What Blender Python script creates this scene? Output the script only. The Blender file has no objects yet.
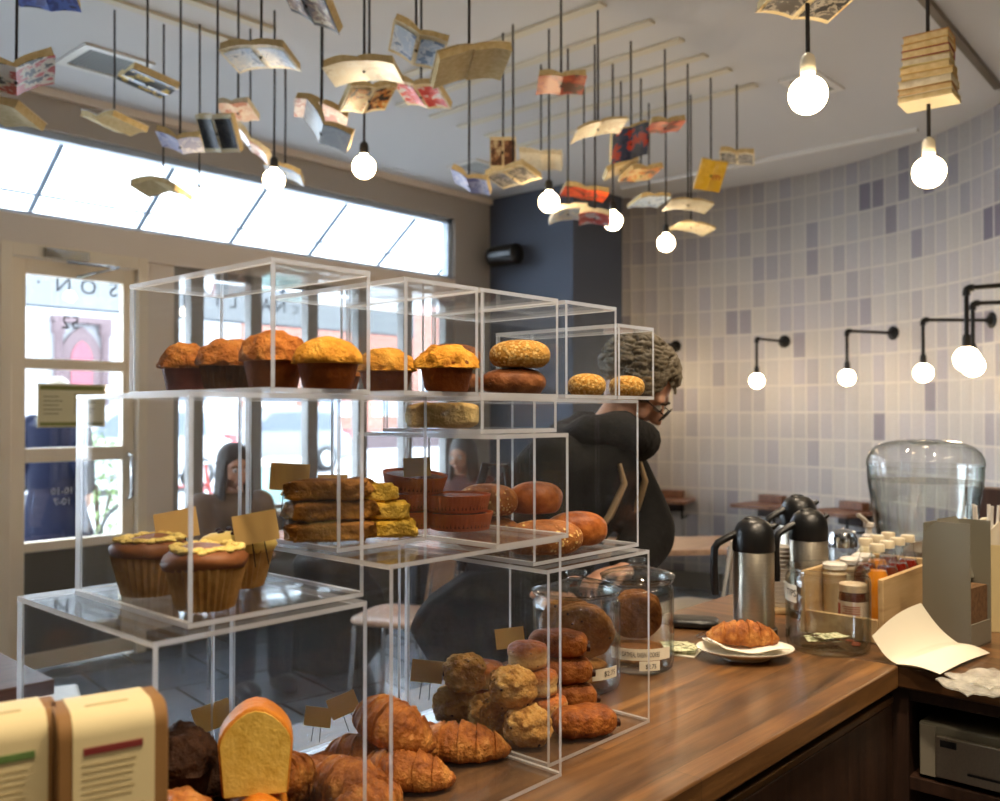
import bpy, math, random
from mathutils import Vector, Matrix, Euler
from mathutils import noise as mnoise
PI = math.pi
R = math.radians
random.seed(7)
SC = bpy.context.scene
COL = SC.collection

# ---------------------------------------------------------------- camera frame
# X runs along the counter, Y across it towards the street, Z up (metres)
F, CAMH = 925.0, 1.43
YAW, PITCH = R(42.2), math.atan(12.5 / 925.0)
CAM = Vector((0, 0, CAMH))
FW = Vector((math.cos(YAW) * math.cos(PITCH), math.sin(YAW) * math.cos(PITCH), math.sin(PITCH)))
RT = Vector((math.sin(YAW), -math.cos(YAW), 0))
UP = RT.cross(FW)
BETA = math.atan2(RT.y, RT.x)          # heading of the sideways direction

def ray(px, py): return FW + RT * ((px - 500) / F) + UP * ((400.5 - py) / F)
def W(px, py, z):                       # the point of height z seen at a pixel
    r = ray(px, py); return CAM + r * ((z - CAMH) / r.z)
def WD(px, py, d): return CAM + ray(px, py) * d   # the point at distance d

# ---------------------------------------------------------------- mesh builder
class MB:
    def __init__(s): s.v = []; s.f = []; s.m = []
    def add(s, vs, fs, mi=0, M=None):
        b = len(s.v)
        s.v += [tuple(M @ Vector(p)) for p in vs] if M is not None else [tuple(p) for p in vs]
        s.f += [tuple(i + b for i in f) for f in fs]; s.m += [mi] * len(fs)
        return s
    def box(s, x0, x1, y0, y1, z0, z1, mi=0, M=None):
        vs = [(x0,y0,z0),(x1,y0,z0),(x1,y1,z0),(x0,y1,z0),(x0,y0,z1),(x1,y0,z1),(x1,y1,z1),(x0,y1,z1)]
        return s.add(vs, [(0,3,2,1),(4,5,6,7),(0,1,5,4),(1,2,6,5),(2,3,7,6),(3,0,4,7)], mi, M)
    def cbox(s, c, d, mi=0, M=None):
        x, y, z = c; a, b, e = d[0]/2, d[1]/2, d[2]/2
        return s.box(x-a, x+a, y-b, y+b, z-e, z+e, mi, M)
    def lathe(s, prof, n=32, mi=0, M=None, mod=None, a0=0, a1=2*PI):
        full = abs(a1 - a0 - 2*PI) < 1e-6
        nn = n if full else n + 1
        vs, rows = [], []
        for j, (r, z) in enumerate(prof):
            if r < 1e-6: rows.append([len(vs)] * nn); vs.append((0, 0, z)); continue
            row = []
            for i in range(nn):
                a = a0 + (a1 - a0) * i / n
                rr, zz = (r, z) if mod is None else mod(r, z, a, j)
                row.append(len(vs)); vs.append((rr*math.cos(a), rr*math.sin(a), zz))
            rows.append(row)
        fs = []
        for j in range(len(rows) - 1):
            A, B = rows[j], rows[j+1]
            for i in range(n):
                k = (i + 1) % nn
                q = [A[i], A[k], B[k], B[i]]
                q = [x for t, x in enumerate(q) if x not in q[:t]]
                if len(q) > 2: fs.append(tuple(q))
        return s.add(vs, fs, mi, M)
    def tube(s, pts, r, n=10, mi=0, M=None, caps=True, flat=1.0):
        pts = [Vector(p) for p in pts]; L = len(pts)
        rs = list(r) if isinstance(r, (list, tuple)) else [r] * L
        vs, fs = [], []
        t0 = (pts[1] - pts[0]).normalized()
        nrm = t0.orthogonal().normalized() if abs(t0.z) > .95 else t0.cross(Vector((0,0,1))).normalized()
        for i, p in enumerate(pts):
            t = (pts[min(i+1, L-1)] - pts[max(i-1, 0)]).normalized()
            nrm = (nrm - t * nrm.dot(t)).normalized(); b = t.cross(nrm)
            for k in range(n):
                a = 2*PI*k/n; vs.append(p + nrm*(rs[i]*math.cos(a)) + b*(rs[i]*flat*math.sin(a)))
        for i in range(L-1):
            for k in range(n):
                a, b2 = i*n + k, i*n + (k+1) % n
                fs.append((a, b2, b2 + n, a + n))
        if caps:
            fs.append(tuple(range(n))[::-1]); fs.append(tuple(range((L-1)*n, L*n)))
        return s.add(vs, fs, mi, M)
    def prism(s, poly, z0, z1, mi=0, M=None):
        n = len(poly)
        vs = [(x, y, z0) for x, y in poly] + [(x, y, z1) for x, y in poly]
        fs = [tuple(range(n))[::-1], tuple(range(n, 2*n))] + [(i, (i+1) % n, n + (i+1) % n, n + i) for i in range(n)]
        return s.add(vs, fs, mi, M)
    def grid(s, fn, nu, nv, mi=0, M=None, thick=0):
        vs = [fn(i/nu, j/nv) for j in range(nv+1) for i in range(nu+1)]
        fs = [(j*(nu+1)+i, j*(nu+1)+i+1, (j+1)*(nu+1)+i+1, (j+1)*(nu+1)+i) for j in range(nv) for i in range(nu)]
        if thick:
            n = len(vs); vs = [Vector(p) for p in vs]
            nr = [Vector((0,0,0)) for _ in vs]
            for f in fs:
                c = (vs[f[1]]-vs[f[0]]).cross(vs[f[3]]-vs[f[0]])
                for i in f: nr[i] += c
            vs = vs + [p - q.normalized()*thick for p, q in zip(vs, nr)]
            fs2 = [tuple(i+n for i in f)[::-1] for f in fs]
            rim = [j for j in range(nu+1)] + [j*(nu+1)+nu for j in range(1, nv+1)] + [nv*(nu+1)+i for i in range(nu-1, -1, -1)] + [j*(nu+1) for j in range(nv-1, 0, -1)]
            k = len(rim)
            fs = fs + fs2 + [(rim[(i+1) % k], rim[i], rim[i]+n, rim[(i+1) % k]+n) for i in range(k)]
        return s.add(vs, fs, mi, M)
    def blob(s, rx, ry, rz, n=32, m=18, p=1.0, pz=1.0, lump=0, freq=20, seed=0, flat=None, mi=0, M=None, fn=None):
        def sp(c, e): return math.copysign(abs(c)**e, c)
        vs = [(0,0,-rz)]
        for j in range(1, m):
            th = -PI/2 + PI*j/m
            for i in range(n):
                a = 2*PI*i/n
                vs.append((rx*sp(math.cos(th),pz)*sp(math.cos(a),p), ry*sp(math.cos(th),pz)*sp(math.sin(a),p), rz*sp(math.sin(th),pz)))
        vs.append((0,0,rz))
        out = []
        for v in vs:
            q = Vector(v)
            if fn: q = Vector(fn(q))
            if lump:
                k = Vector(v)*freq + Vector((seed*3.7, seed*1.3, seed*9.1))
                q = q*(1 + lump*(mnoise.noise(k) + .5*mnoise.noise(k*2.3)))
            if flat is not None and q.z < flat: q.z = flat + (q.z-flat)*.08
            out.append(q)
        fs = [(0, 1+(i+1) % n, 1+i) for i in range(n)]
        for j in range(m-2):
            for i in range(n):
                a = 1+j*n; k = (i+1) % n
                fs.append((a+i, a+k, a+n+k, a+n+i))
        T = len(vs)-1; a = 1+(m-2)*n
        fs += [(a+i, a+(i+1) % n, T) for i in range(n)]
        return s.add(out, fs, mi, M)
    def build(s, name, mats, parent=None, loc=(0,0,0), rot=(0,0,0), angle=38, bevel=0, seg=2):
        me = bpy.data.meshes.new(name)
        me.from_pydata(s.v, [], s.f)
        for m in (mats if isinstance(mats, (list, tuple)) else [mats]): me.materials.append(m)
        me.polygons.foreach_set('material_index', s.m)
        me.polygons.foreach_set('use_smooth', [True]*len(s.f))
        me.update()
        me.set_sharp_from_angle(angle=R(angle))
        o = bpy.data.objects.new(name, me); COL.objects.link(o)
        o.location = loc; o.rotation_euler = rot
        if parent: o.parent = parent
        if bevel:
            b = o.modifiers.new('edge', 'BEVEL'); b.width = bevel; b.segments = seg; b.limit_method = 'ANGLE'; b.angle_limit = R(40)
        return o

def tag(o, label=None, cat=None, group=None, kind=None):
    for k, v in (('label', label), ('category', cat), ('group', group), ('kind', kind)):
        if v: o[k] = v
    return o
def thing(name, label, cat, loc=(0,0,0), rot=0, group=None):
    o = bpy.data.objects.new(name, None); COL.objects.link(o); o.empty_display_size = .05
    o.location = loc; o.rotation_euler = rot if isinstance(rot, (tuple, list, Euler)) else (0,0,rot)
    return tag(o, label, cat, group)
def struct(name, mb, m, **k): return tag(mb.build(name, m, **k), kind='structure')
def kids(o): return [c for c in bpy.data.objects if c.parent == o]
def dup(root, loc, rot=0, label=None, group=None, scale=None):
    def cp(o, par):
        c = o.copy(); COL.objects.link(c)
        if par: c.parent = par
        for ch in kids(o): cp(ch, c)
        return c
    r = cp(root, None); r.location = loc
    r.rotation_euler = rot if isinstance(rot, (tuple, list, Euler)) else (0,0,rot)
    if label: r['label'] = label
    if group: r['group'] = group
    if scale: r.scale = (scale,)*3 if isinstance(scale, (int, float)) else scale
    return r
class Kind:                              # the first placing moves the original, later ones copy it
    def __init__(s, maker): s.maker = maker; s.o = None
    def put(s, loc, rot, label, group=None, scale=None):
        if s.o is None:
            s.o = s.maker(); r = s.o; r.location = loc
            r.rotation_euler = rot if isinstance(rot, (tuple, list, Euler)) else (0,0,rot)
            r['label'] = label
            if group: r['group'] = group
            if scale: r.scale = (scale,)*3 if isinstance(scale, (int, float)) else scale
            return r
        o = dup(s.o, loc, rot, label, group, scale or 1.0)
        return o

def T(x, y, z): return Matrix.Translation((x, y, z))
def RX(a): return Matrix.Rotation(a, 4, 'X')
def RY(a): return Matrix.Rotation(a, 4, 'Y')
def RZ(a): return Matrix.Rotation(a, 4, 'Z')
def S(x, y, z): return Matrix.Diagonal((x, y, z, 1))

def text_geo(body, size, align='CENTER', depth=0.0):
    cu = bpy.data.curves.new('lettering', 'FONT'); cu.body = body; cu.size = size; cu.align_x = align; cu.align_y = 'CENTER'
    cu.extrude = depth; cu.resolution_u = 3
    o = bpy.data.objects.new('lettering', cu); COL.objects.link(o)
    dg = bpy.context.evaluated_depsgraph_get(); dg.update()
    me = o.evaluated_get(dg).to_mesh()
    vs = [v.co.copy() for v in me.vertices]; fs = [tuple(p.vertices) for p in me.polygons]
    o.evaluated_get(dg).to_mesh_clear()
    bpy.data.objects.remove(o); bpy.data.curves.remove(cu)
    return vs, fs

# ---------------------------------------------------------------- materials
def lin(c):
    c /= 255.0
    return c/12.92 if c <= .04045 else ((c+.055)/1.055)**2.4
def C(r, g, b): return (lin(r), lin(g), lin(b), 1)

def new_mat(name):
    m = bpy.data.materials.new(name); m.use_nodes = True
    nt = m.node_tree; nt.nodes.clear()
    out = nt.nodes.new('ShaderNodeOutputMaterial')
    return m, nt, out
def nd(nt, t, **k):
    n = nt.nodes.new(t)
    for a, b in k.items():
        if a in ('operation', 'blend_type', 'data_type', 'wave_type', 'bands_direction', 'feature', 'offset', 'offset_frequency', 'squash', 'rings_direction', 'invert', 'interpolation_type', 'distance'):
            setattr(n, a, b)
        else:
            n.inputs[a.replace('_', ' ')].default_value = b
    return n
def math_n(nt, op, a, b=None):
    n = nt.nodes.new('ShaderNodeMath'); n.operation = op
    for i, x in enumerate((a, b)):
        if x is None: continue
        if isinstance(x, (int, float)): n.inputs[i].default_value = x
        else: nt.links.new(x, n.inputs[i])
    return n.outputs[0]
def mixc(nt, fac, a, b, blend='MIX'):
    n = nt.nodes.new('ShaderNodeMix'); n.data_type = 'RGBA'; n.blend_type = blend
    for i, x in ((0, fac), (6, a), (7, b)):
        if isinstance(x, (int, float, tuple)): n.inputs[i].default_value = x
        else: nt.links.new(x, n.inputs[i])
    return n.outputs[2]
def coords(nt, scale=(1,1,1), rot=(0,0,0), kind='Object'):
    t = nt.nodes.new('ShaderNodeTexCoord'); mp = nt.nodes.new('ShaderNodeMapping')
    mp.inputs['Scale'].default_value = scale; mp.inputs['Rotation'].default_value = rot
    nt.links.new(t.outputs[kind], mp.inputs[0]); return mp.outputs[0]
def ramp(nt, fac, stops, interp=None):
    n = nt.nodes.new('ShaderNodeValToRGB'); e = n.color_ramp.elements
    if interp: n.color_ramp.interpolation = interp
    while len(e) < len(stops): e.new(.5)
    for i, (p, c) in enumerate(stops): e[i].position = p; e[i].color = c
    nt.links.new(fac, n.inputs[0]); return n.outputs[0]
def pbsdf(nt, out, col=None, rough=.5, metal=0, bump=None, **k):
    b = nt.nodes.new('ShaderNodeBsdfPrincipled')
    if col is not None:
        if isinstance(col, tuple): b.inputs['Base Color'].default_value = col
        else: nt.links.new(col, b.inputs['Base Color'])
    b.inputs['Roughness'].default_value = rough; b.inputs['Metallic'].default_value = metal
    for a, v in k.items(): b.inputs[a.replace('_', ' ')].default_value = v
    if bump:
        src, st, ds = bump
        bn = nt.nodes.new('ShaderNodeBump'); bn.inputs['Strength'].default_value = st; bn.inputs['Distance'].default_value = ds
        nt.links.new(src, bn.inputs['Height']); nt.links.new(bn.outputs[0], b.inputs['Normal'])
    nt.links.new(b.outputs[0], out.inputs[0]); return b
def noise_n(nt, vec, scale, detail=3, rough=.55, dist=0):
    n = nt.nodes.new('ShaderNodeTexNoise'); n.inputs['Scale'].default_value = scale; n.inputs['Detail'].default_value = detail
    n.inputs['Roughness'].default_value = rough; n.inputs['Distortion'].default_value = dist
    if vec is not None: nt.links.new(vec, n.inputs['Vector'])
    return n.outputs[0]

def plain(name, c, rough=.5, metal=0, c2=None, scale=8, bump=0, bscale=60, **k):
    m, nt, out = new_mat(name); v = coords(nt)
    col = c
    if c2: col = mixc(nt, ramp(nt, noise_n(nt, v, scale), [(.35, (0,0,0,1)), (.65, (1,1,1,1))]), c, c2)
    bp = (noise_n(nt, v, bscale), bump, .01) if bump else None
    pbsdf(nt, out, col, rough, metal, bp, **k); return m
def emit(name, c, st):
    m, nt, out = new_mat(name); e = nd(nt, 'ShaderNodeEmission', Color=c, Strength=st); nt.links.new(e.outputs[0], out.inputs[0]); return m
def clear(name, f0=.04, fres=.6,  haze=.0, tint=(1,1,1,1), edge_tint=None, rough=.01, hscale=14, hcol=(.8,.85,.9,1)):
    """clear plastic or glass sheet: transparent with Schlick reflection and a little surface haze"""
    m, nt, out = new_mat(name)
    lw = nd(nt, 'ShaderNodeLayerWeight', Blend=.5)
    fa = math_n(nt, 'ADD', math_n(nt, 'MULTIPLY', math_n(nt, 'POWER', lw.outputs['Facing'], 5.0), fres), f0)
    tr = nd(nt, 'ShaderNodeBsdfTransparent', Color=tint)
    if edge_tint:
        c = mixc(nt, math_n(nt, 'POWER', lw.outputs['Facing'], 2.5), tint, edge_tint); nt.links.new(c, tr.inputs[0])
    gl = nd(nt, 'ShaderNodeBsdfGlossy', Color=(1,1,1,1), Roughness=rough)
    mx = nt.nodes.new('ShaderNodeMixShader'); nt.links.new(fa, mx.inputs[0]); nt.links.new(tr.outputs[0], mx.inputs[1]); nt.links.new(gl.outputs[0], mx.inputs[2])
    last = mx.outputs[0]
    if haze:
        v = coords(nt, (1,1,1))
        n1 = noise_n(nt, v, hscale, 6, .7); 
        f = ramp(nt, n1, [(.35, (haze*.35,)*3+(1,)), (.75, (haze*1.6,)*3+(1,))])
        df = nd(nt, 'ShaderNodeBsdfDiffuse', Color=hcol); tl = nd(nt, 'ShaderNodeBsdfTranslucent', Color=hcol)
        ad = nt.nodes.new('ShaderNodeMixShader'); ad.inputs[0].default_value = .5
        nt.links.new(df.outputs[0], ad.inputs[1]); nt.links.new(tl.outputs[0], ad.inputs[2])
        m2 = nt.nodes.new('ShaderNodeMixShader'); nt.links.new(f, m2.inputs[0]); nt.links.new(last, m2.inputs[1]); nt.links.new(ad.outputs[0], m2.inputs[2])
        last = m2.outputs[0]
    nt.links.new(last, out.inputs[0]); return m
def wood(name, c1, c2, c3, axis=0, plank=None, rough=.4, grain=1.0, coat=0.0):
    m, nt, out = new_mat(name)
    sc = [34*grain]*3; sc[axis] = 2.6*grain
    v = coords(nt, tuple(sc))
    n1 = noise_n(nt, v, 1.0, 6, .6, .6)
    v0 = coords(nt, (1,1,1))
    col = ramp(nt, n1, [(.28, c3), (.5, c1), (.74, c2)])
    bump = n1
    if plank:
        L, wdt = plank
        rot = (0,0,0) if axis == 0 else (0,0,PI/2)
        vb = coords(nt, (1,1,1), rot)
        b = nt.nodes.new('ShaderNodeTexBrick'); b.offset = .43; b.inputs['Scale'].default_value = 1
        b.inputs['Brick Width'].default_value = L; b.inputs['Row Height'].default_value = wdt; b.inputs['Mortar Size'].default_value = .0006
        b.inputs['Color1'].default_value = (.5,.48,.46,1); b.inputs['Color2'].default_value = (1.5,1.42,1.32,1); b.inputs['Mortar'].default_value = (.35,.35,.35,1)
        nt.links.new(vb, b.inputs['Vector'])
        col = mixc(nt, .85, col, b.outputs[0], 'MULTIPLY')
    pbsdf(nt, out, col, rough, 0, (bump, .08, .01), Coat_Weight=coat, Coat_Roughness=.2); return m
# ---------------------------------------------------------------- palette
M = {}
M['acrylic'] = clear('clear acrylic', .022, haze=.012, tint=(.965,.97,.97,1), rough=.015)
def edge_mat():
    m, nt, out = new_mat('frosted whitened acrylic edge')  # frosted edges, whitened to stand in for light guided through the sheet
    a = nd(nt, 'ShaderNodeBsdfTranslucent', Color=(.95,.97,1,1)); b = nd(nt, 'ShaderNodeBsdfDiffuse', Color=(.95,.96,.97,1))
    g = nd(nt, 'ShaderNodeBsdfGlossy', Color=(1,1,1,1), Roughness=.18); t = nd(nt, 'ShaderNodeBsdfTransparent', Color=(.95,.97,1,1))
    def mx(f, x, y):
        n = nt.nodes.new('ShaderNodeMixShader'); n.inputs[0].default_value = f
        nt.links.new(x, n.inputs[1]); nt.links.new(y, n.inputs[2]); return n.outputs[0]
    nt.links.new(mx(.22, mx(.25, mx(.5, a.outputs[0], b.outputs[0]), g.outputs[0]), t.outputs[0]), out.inputs[0]); return m
M['edge'] = edge_mat()
M['glass'] = clear('jar glass', .06, .85, 0, (.975,.985,.98,1), edge_tint=(.42,.47,.45,1))
M['pane'] = clear('window pane', .03, .5, 0, (.96,.98,1,1))
M['bulb'] = emit('frosted lit bulb', (1,.76,.46,1), 14)
M['black'] = plain('black plastic', C(17,17,18), .35)
M['iron'] = plain('black iron pipe', C(30,28,27), .45, .6)
M['cord'] = plain('braided cord', C(34,29,26), .8)
M['steel'] = None
def brushed(name, c, rough=.28, axis=2, metal=1.0):
    m, nt, out = new_mat(name); sc = [220, 220, 220]; sc[axis] = 3
    v = coords(nt, tuple(sc)); n = noise_n(nt, v, 1, 2)
    pbsdf(nt, out, mixc(nt, n, c, tuple(x*.72 for x in c[:3])+(1,)), rough, metal, (n, .05, .005)); return m
M['steel'] = brushed('brushed steel', C(222,212,192), .34, 0)
M['chrome'] = plain('bright metal', C(205,205,205), .12, 1)
M['grey_metal'] = plain('grey painted metal', C(138,134,118), .45, .2)
M['paint'] = plain('beige painted timber', C(226,211,194), .45)
M['door_paint'] = plain('cream painted door', C(236,220,194), .4)
M['wall_top'] = plain('shaded beige wall paint', C(170,160,148), .8)  # same beige paint as the trim, darkened to carry the shade
M['kick'] = plain('dark grey panel paint', C(92,88,80), .6)
M['ceil'] = plain('ceiling paint', C(206,204,202), .9)
M['batten'] = plain('cream batten paint', C(208,200,180), .7)
M['slate_paint'] = plain('slate blue paint', C(74,80,94), .75)
M['dark_paint'] = plain('dark wall paint', C(92,82,70), .9)
M['walnut'] = wood('walnut counter', C(96,67,38), C(130,93,53), C(58,38,21), 0, (1.15,.118), .34, 1.0, .25)
M['walnut_y'] = wood('walnut return counter', C(92,62,36), C(124,88,52), C(58,38,22), 1, (1.0,.118), .34, 1.0, .25)
M['cab'] = wood('dark walnut cabinet', C(58,38,27), C(74,50,35), C(38,25,18), 2, None, .45)
M['tabletop'] = wood('brown table wood', C(120,80,56), C(140,98,70), C(92,58,40), 0, None, .4)
M['pale_table'] = wood('pale table wood', C(176,140,112), C(190,156,126), C(150,116,92), 0, None, .35)
M['dark_wood'] = wood('dark partition wood', C(62,40,30), C(74,50,38), C(45,28,20), 2, None, .5)
M['crate'] = wood('pine crate', C(196,164,116), C(210,180,134), C(168,134,90), 0, None, .6)
M['white'] = plain('white plastic', C(222,218,210), .4)
M['seat'] = plain('cream chair plastic', C(205,190,168), .5)
M['porcelain'] = plain('glazed porcelain', C(226,220,204), .15)
M['paper'] = plain('white paper', C(226,218,196), .8)
M['napkin'] = plain('white napkin', C(232,224,208), .9, bump=.2, bscale=90)
M['kraftcard'] = plain('kraft card', C(212,174,106), .85)
M['page'] = plain('aged page edges', C(222,198,146), .85, c2=C(206,178,122), scale=60)
M['page2'] = plain('pale page edges', C(226,214,186), .85, c2=C(208,192,158), scale=60)
M['ink'] = plain('dark print', C(40,36,32), .8)
M['gold_ink'] = plain('brown print', C(96,78,52), .8)

def floor_mat():
    m, nt, out = new_mat('slate floor tiles'); v = coords(nt, (1,1,1), (0,0,R(8)))
    b = nt.nodes.new('ShaderNodeTexBrick'); b.offset = .5; b.inputs['Scale'].default_value = 1
    for k, x in (('Brick Width', .6), ('Row Height', .6), ('Mortar Size', .008)): b.inputs[k].default_value = x
    b.inputs['Color1'].default_value = C(112,118,126); b.inputs['Color2'].default_value = C(96,102,110); b.inputs['Mortar'].default_value = C(58,58,60)
    nt.links.new(v, b.inputs['Vector'])
    n = noise_n(nt, v, 5, 6, .7)
    col = mixc(nt, .5, b.outputs[0], ramp(nt, n, [(.3, (.55,.55,.55,1)), (.7, (1.1,1.1,1.1,1))]), 'MULTIPLY')
    pbsdf(nt, out, col, .27, 0, (n, .12, .01)); return m
M['floor'] = floor_mat()

def page_wall_mat():
    """a wall papered with overlapping printed book pages (UV = metres along and up the wall)"""
    m, nt, out = new_mat('wall of book pages')
    uv = nt.nodes.new('ShaderNodeTexCoord').outputs['UV']
    b = nt.nodes.new('ShaderNodeTexBrick'); b.offset = 0; b.inputs['Scale'].default_value = 1
    for k, x in (('Brick Width', .112), ('Row Height', .205), ('Mortar Size', .011), ('Mortar Smooth', .9), ('Bias', 0.0)): b.inputs[k].default_value = x
    b.inputs['Color1'].default_value = (0,0,0,1); b.inputs['Color2'].default_value = (1,1,1,1); b.inputs['Mortar'].default_value = (.5,.5,.5,1)
    nt.links.new(uv, b.inputs['Vector'])
    # sheets come in pairs: a second, wider grid tints neighbouring pages alike
    b2 = nt.nodes.new('ShaderNodeTexBrick'); b2.offset = .5; b2.inputs['Scale'].default_value = 1
    for k, x in (('Brick Width', .224), ('Row Height', .205), ('Mortar Size', 0), ('Bias', 0.0)): b2.inputs[k].default_value = x
    b2.inputs['Color1'].default_value = (0,0,0,1); b2.inputs['Color2'].default_value = (1,1,1,1)
    nt.links.new(uv, b2.inputs['Vector'])
    val = math_n(nt, 'ADD', math_n(nt, 'MULTIPLY', b.outputs[0], .5), math_n(nt, 'MULTIPLY', b2.outputs[0], .5))
    tint = ramp(nt, val, [(.02, C(132,124,136)), (.2, C(178,170,172)), (.48, C(206,197,187)), (.75, C(190,182,184)), (.98, C(216,205,189))])
    # lines of print
    w = nt.nodes.new('ShaderNodeTexWave'); w.wave_type = 'BANDS'; w.bands_direction = 'Y'; w.inputs['Scale'].default_value = 28; w.inputs['Distortion'].default_value = .4
    nt.links.new(uv, w.inputs['Vector'])
    tint = mixc(nt, .2, tint, w.outputs[0], 'MULTIPLY')
    n = noise_n(nt, uv, 70, 3); tint = mixc(nt, .2, tint, n, 'OVERLAY')
    col = mixc(nt, math_n(nt, 'MULTIPLY', b.outputs['Fac'], .75), tint, C(220,210,194))
    # raised sheet edges: each page curls a little towards one side
    sx = nt.nodes.new('ShaderNodeSeparateXYZ'); nt.links.new(uv, sx.inputs[0])
    saw = math_n(nt, 'FRACT', math_n(nt, 'DIVIDE', sx.outputs[0], .112))
    saw = math_n(nt, 'MULTIPLY', math_n(nt, 'POWER', saw, 3), 1.0)
    pbsdf(nt, out, col, .85, 0, (saw, .6, .03)); return m
M['pages'] = page_wall_mat()

# ---------------------------------------------------------------- room shell
CEIL = 3.24
WY = 5.33                                   # inner face of the street wall
struct('floor', MB().box(-3.2, 8.2, -2.6, WY+.16, -.06, 0), M['floor'])
struct('ceiling', MB().box(-3.2, 8.2, -2.6, WY+.16, CEIL, CEIL+.08), M['ceil'])
DX0, DX1 = 1.93, 2.64                       # door opening
WX0, WX1 = 2.88, 5.33                       # shop window
TZ0, TZ1 = 2.52, 3.015                      # transom light
DTOP = 2.31
w = MB()
w.box(-3.2, 5.75, WY, WY+.15, TZ1, CEIL)                    # above the transom
w.box(5.33, 5.75, WY, WY+.15, 0, TZ1)                       # pier by the corner
w.box(-3.2, -1.5, WY, WY+.15, 0, TZ1)
w.box(5.75, 8.2, WY, WY+.15, 0, CEIL)
struct('wall_front', w, M['wall_top'])
w = MB()
w.box(-1.5, 5.33, WY-.01, WY+.15, DTOP+.03, TZ0)            # header
w.box(DX1+.06, WX0, WY, WY+.15, 0, DTOP+.03)                # pier between door and window
w.box(1.45, DX0-.06, WY, WY+.15, 0, DTOP+.03)
struct('trim_1', w, M['paint'], bevel=.006)
struct('trim_2', MB().box(-3.2, 5.75, WY-.035, WY, CEIL-.045, CEIL), M['paint'])   # cornice strip
struct('trim_3', MB().box(WX0, WX1, WY, WY+.15, 0, .74).box(-1.5, 1.45, WY, WY+.15, 0, .74), M['kick'])
struct('baseboard_front', MB().box(WX0, WX1, WY-.02, WY, 0, .12).box(DX1+.06, WX0, WY-.02, WY, 0, .12), M['kick'])
struct('trim_4', MB().box(WX0-.02, WX1+.02, WY-.05, WY+.02, .74, .775), M['paint'], bevel=.005)  # sill

# transom window
f = MB()
f.box(-1.5, 5.33, WY+.03, WY+.1, TZ1-.04, TZ1).box(-1.5, 5.33, WY+.03, WY+.1, TZ0, TZ0+.025)
f.box(5.28, 5.33, WY+.03, WY+.1, TZ0, TZ1)
w1 = struct('window_1', f, plain('pale blue grey frame', C(160,170,182), .4))
struct('window_pane', MB().box(-1.5, 5.28, WY+.06, WY+.066, TZ0+.025, TZ1-.04), M['pane'], parent=w1)
# shop windows between posts
POSTS = [2.88, 3.05, 3.48, 3.94, 4.39, 4.84, 5.29]
f = MB()
for x in POSTS: f.box(x-.045, x+.045, WY+.02, WY+.1, .775, DTOP+.03)
for a, b in zip(POSTS, POSTS[1:]): f.box(a+.045, b-.045, WY+.03, WY+.09, .775, .81).box(a+.045, b-.045, WY+.03, WY+.09, DTOP-.02, DTOP+.03)
w2 = struct('window_2', f, plain('grey window frame', C(140,136,132), .45), bevel=.004)
for a, b in zip(POSTS, POSTS[1:]): struct('window_pane', MB().box(a+.045, b-.045, WY+.055, WY+.061, .81, DTOP-.02), M['pane'], parent=w2)
w3 = struct('added_window', MB().box(-1.5, -1.42, WY+.03, WY+.1, .74, DTOP+.03).box(1.37, 1.45, WY+.03, WY+.1, .74, DTOP+.03).box(-.06, .02, WY+.03, WY+.1, .74, DTOP+.03), M['paint'])  # unseen window section added beside the door for more daylight
struct('window_pane', MB().box(-1.42, 1.37, WY+.06, WY+.066, .74, DTOP+.03), M['pane'], parent=w3)

# entrance door
fr = MB().box(DX0-.06, DX0, WY-.02, WY+.12, 0, DTOP+.05).box(DX1, DX1+.06, WY-.02, WY+.12, 0, DTOP+.05).box(DX0, DX1, WY-.02, WY+.12, DTOP-.02, DTOP+.05)
tr = struct('trim_5', fr, M['door_paint'], bevel=.004)
d = MB()
gx0, gx1 = DX0+.085, DX1-.075
d.box(DX0+.005, gx0, WY+.02, WY+.07, .01, DTOP-.025).box(gx1, DX1-.005, WY+.02, WY+.07, .01, DTOP-.025)
PN = [(.715, 1.155), (1.235, 1.675), (1.735, 2.2)]
zz = [.01] + [q for p in PN for q in p] + [DTOP-.025]
for a, b in zip(zz[2::2], zz[3::2]): d.box(gx0, gx1, WY+.02, WY+.07, a, b)
d.box(gx0, gx1, WY+.02, WY+.07, .66, .715).box(gx0, gx1, WY+.02, WY+.07, .01, .1)
door = struct('door_1', d, M['door_paint'], bevel=.004)
struct('kick_panel', MB().box(gx0, gx1, WY+.03, WY+.06, .1, .66), M['kick'], parent=door)
for a, b in PN: struct('door_pane', MB().box(gx0, gx1, WY+.04, WY+.046, a, b), M['pane'], parent=door)
def pull(x):
    return MB().tube([(x, WY+.02, .92), (x, WY-.03, .94), (x, WY-.035, 1.05), (x, WY-.03, 1.17), (x, WY+.02, 1.19)], .011, 10)
struct('door_handle', pull(gx1+.035), M['chrome'], parent=door)
cl = MB().box(DX0+.16, DX0+.4, WY-.05, WY+.02, DTOP-.015, DTOP+.035)
cl.tube([(DX0+.28, WY-.04, DTOP-.03), (DX0+.52, WY-.16, DTOP-.05), (DX0+.36, WY+.01, DTOP-.1)], .009, 8)
struct('door_closer', cl, M['chrome'], parent=door)
# opening hours on the glass, read from the street
for k, s in enumerate(('10-10', '10-7')):
    vs, fs = text_geo(s, .055)
    struct('hours_lettering', MB().add(vs, fs, 0, T(2.23, WY+.05, .985-.06*k) @ RZ(PI) @ RX(PI/2)), M['white'], parent=door)
vs, fs = text_geo('· 52 ·', .105)
struct('number_lettering', MB().add(vs, fs, 0, T(2.27, WY+.05, 1.945) @ RZ(PI) @ RX(PI/2)), M['ink'], parent=door)
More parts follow.
